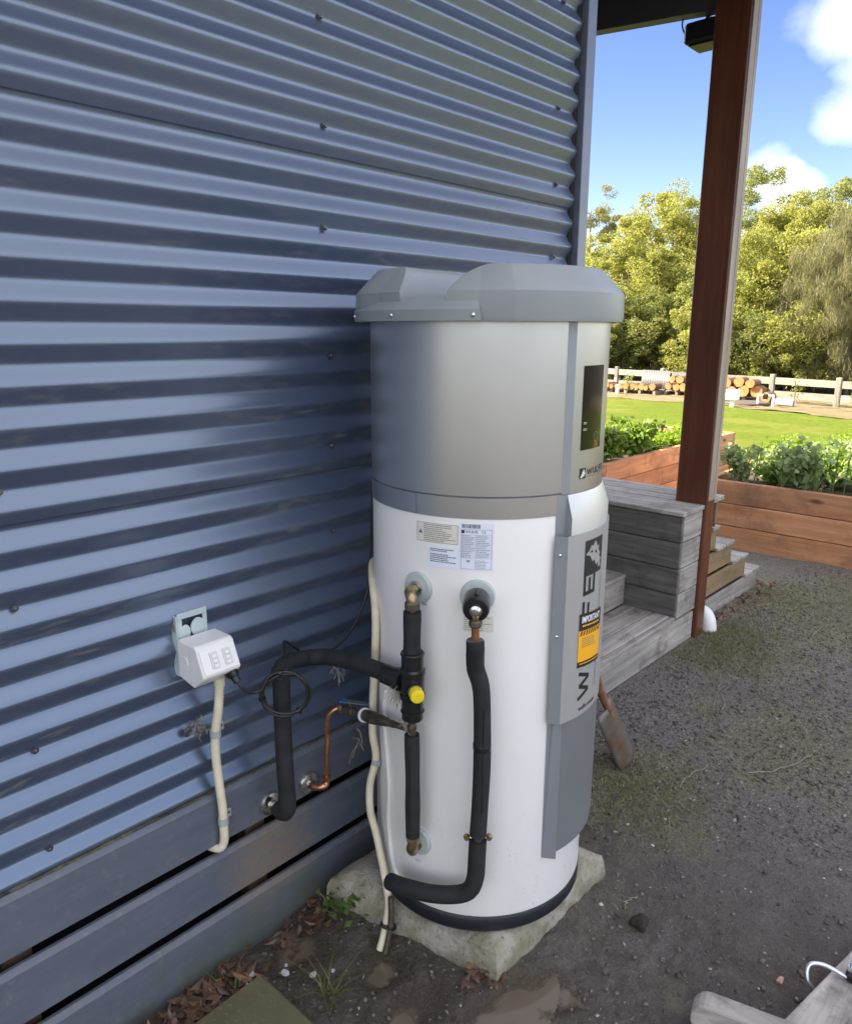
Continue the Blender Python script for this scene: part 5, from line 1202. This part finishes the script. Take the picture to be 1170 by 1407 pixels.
tree('sheoak_tree', 'drooping grey green sheoak with hanging needle foliage behind fence', 13.9, 26.6, 5.6, 4.6, 'needle', 15000, (.42, .014), .2, 3, style='weep')
tree('wattle_tree', 'yellow green wattle beyond the weeping sheoak', 11.4, 30, 6.4, 5.0, 'wattle', 9000, (.14, .065), .15, 3)
tree('evergreen_tree', 'dense olive tree beyond the slender gum behind the house', 34.6, 33, 6.2, 5.2, 'olive', 7000, (.14, .06), .12, 3)
tree('wattle_tree', 'spreading yellow green wattle far behind the house corner', 38.5, 34, 6.0, 5.6, 'wattle', 7000, (.14, .065), .12, 3)
for k, (az, R, h, w, m, lab) in enumerate(((31.5, 28, 3.6, 3.6, 'olive', 'mid green shrub at foot of the gum tree'), (30.4, 26.5, 2.4, 2.6, 'deep', 'dark shrub against the fence below the gum tree'), (27.4, 26.8, 3.2, 3.0, 'deep', 'dark twiggy shrub behind the long log row'), (25.7, 26.6, 2.9, 2.8, 'olive', 'olive shrub behind the short log pallet'), (22.4, 27.2, 3.2, 3.0, 'wattle', 'yellow green shrub behind the right log pile'), (19.8, 26.8, 2.6, 3.0, 'deep', 'dark shrub behind the fence between two wattles'), (17.5, 26.6, 2.8, 3.0, 'wattle', 'bright shrub behind the fence beside the sheoak'), (15.8, 28.5, 3.0, 3.0, 'deep', 'dark shrub under the sheoak branches'))):
    tree('shrub', lab, az, R, h, w, m, 5000, (.13, .055), .08, 4, 'palebark' if k % 2 else 'bark', 'shrubs behind the fence', cat='shrub', seed=k)
# the wood further back reads as one mass
n = 60000; az = RNG.uniform(rad(2), rad(42), n); R = RNG.uniform(40, 50, n); hh = 3.6+1.6*np.sin(az*23)+1.1*np.sin(az*61+1)
C = np.stack([R*np.cos(az), R*np.sin(az), -.5+hh*RNG.random(n)**.7], 1); D = rand_dirs(n)
o = leafmesh('distant_wood', C, D, side_of(D), RNG.uniform(.25, .5, n), RNG.uniform(.12, .2, n), 'deep', loc=(42, 17, -.5)); o['kind'] = 'stuff'; tag(o, 'dark mass of woodland far behind the wattles', 'woodland')

# ------------------------------------------------------------------ paver, leaf litter, weeds, chips, crumbs
def zy(x, y): return float(yard_z(np.array([x]), np.array([y]))[0])
pv = fixn(mk('paving_slab', cbox(.465, .866, .945, 1.345, -.03, .024, .006, rot=rad(1.0), jitter=.0012), 'paver', loc=(.66, 1.14, 0))); tag(pv, 'mossy square paving slab on the ground beside the subfloor boards', 'slab')
def litter(n, fx_, name, mat, ll, lw, label, cat, zoff=.006, curl=.5):
    C = np.array([fx_() for _ in range(n)]); C = np.column_stack([C, yard_z(C[:, 0], C[:, 1])+zoff+RNG.random(n)*.018])
    D = RNG.normal(0, 1, (n, 3))*np.array([1, 1, .35]); D = unit(D); U = np.cross(D, np.array([0, 0, 1.])+RNG.normal(0, .35, (n, 3))); U = unit(U)
    o = leafmesh(name, C, D, U, RNG.uniform(.5, 1.2, n)*ll, RNG.uniform(.6, 1.1, n)*lw, mat, loc=tuple(C[0]), fold=curl); o['kind'] = 'stuff'; tag(o, label, cat); return o
litter(230, lambda: (random.uniform(.50, .86), 1.405+random.gauss(0, .03)), 'leaf_litter', 'dryleaf', .050, .024, 'drift of dead brown leaves between boards and paving slab', 'leaves')
litter(75, lambda: (random.uniform(.86, 1.22), 1.425+random.gauss(0, .035)), 'leaf_litter', 'dryleaf', .04, .02, 'scatter of dead leaves along the foot of boards behind slab', 'leaves')
litter(14, lambda: (random.gauss(1.22, .03), random.gauss(.945, .03)), 'leaf_litter', 'dryleaf', .045, .03, 'curled dead leaves at the front corner of the concrete slab', 'leaves')
litter(60, lambda: (random.uniform(4.0, 4.9), 1.50+random.gauss(0, .03)), 'leaf_litter', 'dryleaf', .05, .025, 'dead leaves along the far step flight', 'leaves')
def blades(name, label, cat, pts, h, w, mat, stuff=False, lean=.6):
    V, F, tint = [], [], []
    for (x, y, z) in pts:
        a = random.uniform(0, 6.28); d = Vector((math.cos(a), math.sin(a), 0)); s = Vector((-d.y, d.x, 0)); l = h*random.uniform(.5, 1.2); b0 = len(V); le = lean*random.uniform(.5, 1.4); tv = random.random()
        for j in range(3):
            q = j/2; c = Vector((x, y, z))+d*(l*le*q**1.4)+Vector((0, 0, l*(q-.35*q*q))); V += [tuple(c-s*w*(1-.9*q)*.5), tuple(c+s*w*(1-.9*q)*.5)]; tint += [tv, tv]
        for j in range(2): F.append((b0+2*j, b0+2*j+1, b0+2*j+3, b0+2*j+2))
    o = mk(name, (np.array(V), F), mat, loc=pts[0]); at = o.data.attributes.new('tint', 'FLOAT', 'POINT'); at.data.foreach_set('value', np.array(tint, dtype=np.float32)); tag(o, label, cat)
    if stuff: o['kind'] = 'stuff'
    return o
def around(c, r, n):
    q = np.array(c)+RNG.normal(0, r, (n, 2)); return [tuple(map(float, v)) for v in np.column_stack([q, yard_z(q[:, 0], q[:, 1])])]
blades('grass_tuft', 'straggly green grass tuft growing in mud beside the paving slab', 'grass', around((.955, 1.205), .012, 26), .085, .004, 'grass', lean=1.3)
blades('grass_tuft', 'few green grass shoots among the dead leaves by the slab edge', 'grass', around((.80, 1.378), .012, 8), .05, .004, 'weed', lean=1.4)
mp = []
for (c, r, n) in (((2.22, 1.06), .15, 2200), ((3.62, 1.33), .16, 3000), ((3.95, 1.32), .14, 1500), ((4.6, 1.38), .20, 2200), ((4.4, .95), .3, 2400), ((5.0, .9), .3, 2000), ((3.0, .75), .3, 900), ((3.5, .8), .3, 1200), ((1.66, .95), .06, 120)): mp += [q for q in around(c, r, n) if q[1] < 1.475]
blades('short_grass', 'patches of short dull grass and moss growing in the dirt', 'grass', mp, .020, .0032, 'moss_grass', True, 1.1)
wd = thing('weed', 'small leafy green weed growing at the corner of concrete slab', 'plant', (1.135, 1.352, .02)); n = 60
C = np.array([1.133, 1.348, .045])+RNG.normal(0, 1, (n, 3))*np.array([.026, .026, .022]); D = rand_dirs(n, .2); D[:, 2] *= .4; D = unit(D); U = unit(np.cross(D, np.array([0, 0, 1.])+RNG.normal(0, .3, (n, 3)))); leafmesh('foliage', C, D, U, .026, .018, 'weed', wd)
mk('stems', join(*[tube([(1.135, 1.352, .0), tuple(c)], .0012, 4, .02) for c in C[:14]]), 'stem', wd)
def lump(seed, s):
    r = np.random.default_rng(seed); bm = bmesh.new(); bmesh.ops.create_icosphere(bm, subdivisions=3, radius=1); V = np.array([v.co[:] for v in bm.verts]); F = [tuple(v.index for v in f.verts) for f in bm.faces]; bm.free()
    k = 1+.22*np.sin(V[:, 0]*3+1)*np.cos(V[:, 1]*4)+.12*np.sin(V@np.array([7, 5, 9])); return V*k[:, None]*np.array(s), F
v, f = lump(4, (.026, .024, .020)); z = zy(1.675, .75); tag(mk('soil_clod', (v+np.array([1.675, .75, z+.008]), f), 'clod', smooth=180, loc=(1.675, .75, z)), 'dark round clod of soil lying in the open mud', 'clod')
v, f = lump(9, (.014, .008, .006)); z = zy(1.742, .405); tag(mk('pink_pebble', (v+np.array([1.742, .405, z+.003]), f), plain('pink_stone', (.50, .30, .24), .6), smooth=180, loc=(1.742, .405, z)), 'smooth pinkish pebble on the mud near the timber offcuts', 'pebble')
for k, (x, y, s) in enumerate(((.915, 1.318, .013), (.958, 1.262, .010), (.855, 1.372, .009), (1.0, 1.235, .007), (.835, 1.352, .012), (.93, 1.335, .006))):
    n = 7; a0 = random.uniform(0, 6); poly = [(x+s*random.uniform(.6, 1.1)*math.cos(a0+2*math.pi*i/n), y+s*random.uniform(.5, 1)*math.sin(a0+2*math.pi*i/n)) for i in range(n)]; z = max(zy(x, y), .0)+.006
    o = fixn(mk('paint_flake', prism(poly, z, z+.003), 'flake', loc=(x, y, z))); o.rotation_euler = (random.uniform(-.2, .2), random.uniform(-.2, .2), 0); tag(o, 'small white flake lying on the mud near the paving slab', 'flake', 'white flakes on the mud')
oct_v = np.array([(1, 0, 0), (-1, 0, 0), (0, 1, 0), (0, -1, 0), (0, 0, 1), (0, 0, -1)], float); oct_f = np.array([(0, 2, 4), (2, 1, 4), (1, 3, 4), (3, 0, 4), (2, 0, 5), (1, 2, 5), (3, 1, 5), (0, 3, 5)])
def scatter(name, n, samp, smin, smax, mat, label, cat, flat=.6, power=3):
    XY = samp(n); Z = yard_z(XY[:, 0], XY[:, 1]); S = smin+(smax-smin)*RNG.random(n)**power
    V = oct_v[None]*(1+RNG.uniform(-.4, .4, (n, 6, 1)))+RNG.normal(0, .15, (n, 6, 3)); A = RNG.uniform(0, 6.28, n); ca, sa = np.cos(A)[:, None], np.sin(A)[:, None]
    asp = RNG.uniform(.5, 1.6, (n, 1)); x = V[:, :, 0]*asp; y = V[:, :, 1]
    P = np.stack([(x*ca-y*sa)*S[:, None]+XY[:, 0:1], (x*sa+y*ca)*S[:, None]+XY[:, 1:2], V[:, :, 2]*S[:, None]*flat+Z[:, None]+S[:, None]*.2], -1).reshape(-1, 3)
    F = (oct_f[None]+np.arange(n)[:, None, None]*6).reshape(-1, 3)
    o = mk(name, (P, F), mat, loc=tuple(P[0])); o['kind'] = 'stuff'; tag(o, label, cat); return o
def near(n):
    q = np.column_stack([RNG.uniform(.45, 2.9, n), RNG.uniform(.1, 1.46, n)]); return q
def farxy(n): return np.column_stack([RNG.uniform(2.3, 5.4, n), RNG.uniform(-.3, 1.46, n)])
scatter('soil_crumbs', 8000, near, .0012, .0085, 'crumb', 'loose dark soil crumbs over the muddy ground', 'soil', .7, 4)
scatter('soil_crumbs', 15000, farxy, .002, .010, 'crumb', 'loose gritty crumbs over the dry dirt by steps', 'soil', .7, 3)
scatter('pebbles', 900, farxy, .002, .012, 'pebble', 'small grey pebbles bedded in the dry dirt', 'pebbles', .6, 4)
scatter('pale_chips', 900, lambda n: np.vstack([near(n//2), farxy(n-n//2)]), .0015, .007, 'chip', 'scattered pale bark and stone chips on the dirt', 'chips', .4, 3)
tw = [((1.70, .80), (1.735, .815), (1.76, .80)), ((3.0, 1.05), (3.2, 1.15), (3.35, 1.2)), ((4.3, 1.2), (4.5, 1.22), (4.62, 1.18)), ((2.6, .8), (2.75, .70), (2.95, .66)), ((3.5, .9), (3.62, .95), (3.66, .86)), ((2.35, .95), (2.45, .96), (2.55, .93)), ((4.0, 1.0), (4.3, 1.05), (4.6, 1.2))]
for q in tw: pts = [(x, y, zy(x, y)+.006) for x, y in q]; tag(mk('twig', tube([(a+random.gauss(0, .006), b+random.gauss(0, .006), c) for a, b, c in [tuple(Vector(pts[0]).lerp(Vector(pts[1]), k/4)) for k in range(4)]+[tuple(Vector(pts[1]).lerp(Vector(pts[2]), k/4)) for k in range(5)]], .0014, 5, .02), 'fibre', loc=pts[0]), 'thin dry twig lying on the dirt', 'twig', 'twigs on the dirt')
# ------------------------------------------------------------------ timber offcuts in the corner of the yard
rd = Vector((-.42, -.9, 0)); rd = Vector((.07, -1, 0)).normalized()
e0 = Vector((1.452, .520, 0)); dir_ = Vector((.02, -1, 0)).normalized()
def round_plank():
    prof = []; Lp, hp_ = .75, .092
    for k in range(11): a = math.pi/2+math.pi*k/10; prof.append((hp_*.5+hp_*.5*math.cos(a)*.85, hp_*.5+hp_*.5*math.sin(a)))
    prof += [(Lp, 0), (Lp, hp_)]
    V, F = prism(prof, 0, .052, lambda a, b_, h: tuple(e0+Vector((.26, -.965, 0))*a+Vector((.965, .26, 0))*h+Vector((0, 0, b_-.012))))
    return V, F
rp_ = fixn(mk('rounded_plank', round_plank(), 'grey_Y', loc=tuple(e0))); bm_ = rp_.modifiers.new('edge', 'BEVEL'); bm_.width = .006; bm_.segments = 2; bm_.limit_method = 'ANGLE'
tag(rp_, 'weathered plank with rounded end lying on edge in the mud', 'plank')
tp = thing('clamped_plank', 'weathered flat plank carrying a zinc hoop bolt and black clamp', 'plank', (1.9, .30, 0))
c0 = Vector((1.46, .367, 0)); c1 = Vector((2.05, .260, 0)); dd = (c1-c0).normalized(); ss = Vector((dd.y, -dd.x, 0))
V = []
for q in (c0, c1):
    for (a, b_) in ((0, .004), (.088, .004), (.088, .062), (0, .062)): V.append(tuple(q+ss*a+Vector((0, 0, b_))))
bo = fixn(mk('board', (np.array(V), [(0, 1, 2, 3), (7, 6, 5, 4), (0, 4, 5, 1), (1, 5, 6, 2), (2, 6, 7, 3), (3, 7, 4, 0)]), 'grey_X', tp)); bm_ = bo.modifiers.new('edge', 'BEVEL'); bm_.width = .005; bm_.segments = 2
hc = Vector((1.735, .325, 0))
mk('hoop_bolt', tube([hc+Vector((-.006, -.005, .03)), hc+Vector((-.010, .018, .055)), hc+Vector((.006, .022, .085)), hc+Vector((.026, -.005, .088)), hc+Vector((.040, -.045, .075)), hc+Vector((.050, -.075, .068))], .0052, 10, .006), 'zinc', tp, smooth=60)
mk('clamp', join(cbox(1.772, 1.83, .240, .277, .0625, .088, .006), cbox(1.785, 1.815, .215, .239, .0625, .10, .005)), 'black_plastic', tp)
for y in (.268, .246): mk('clamp_nut', lathe([(.008, 0), (.008, .010), (.004, .010), (.004, .022)], (1.790+.3*(.258-y), y, .0885), (0, 0, 1), 6), 'zinc', tp, smooth=20)
mk('clamp_cable', tube([(1.80, .225, .085), (1.77, .17, .10), (1.72, .12, .08), (1.68, .08, .03)], .004, 8, .02), 'cable', tp, smooth=60)
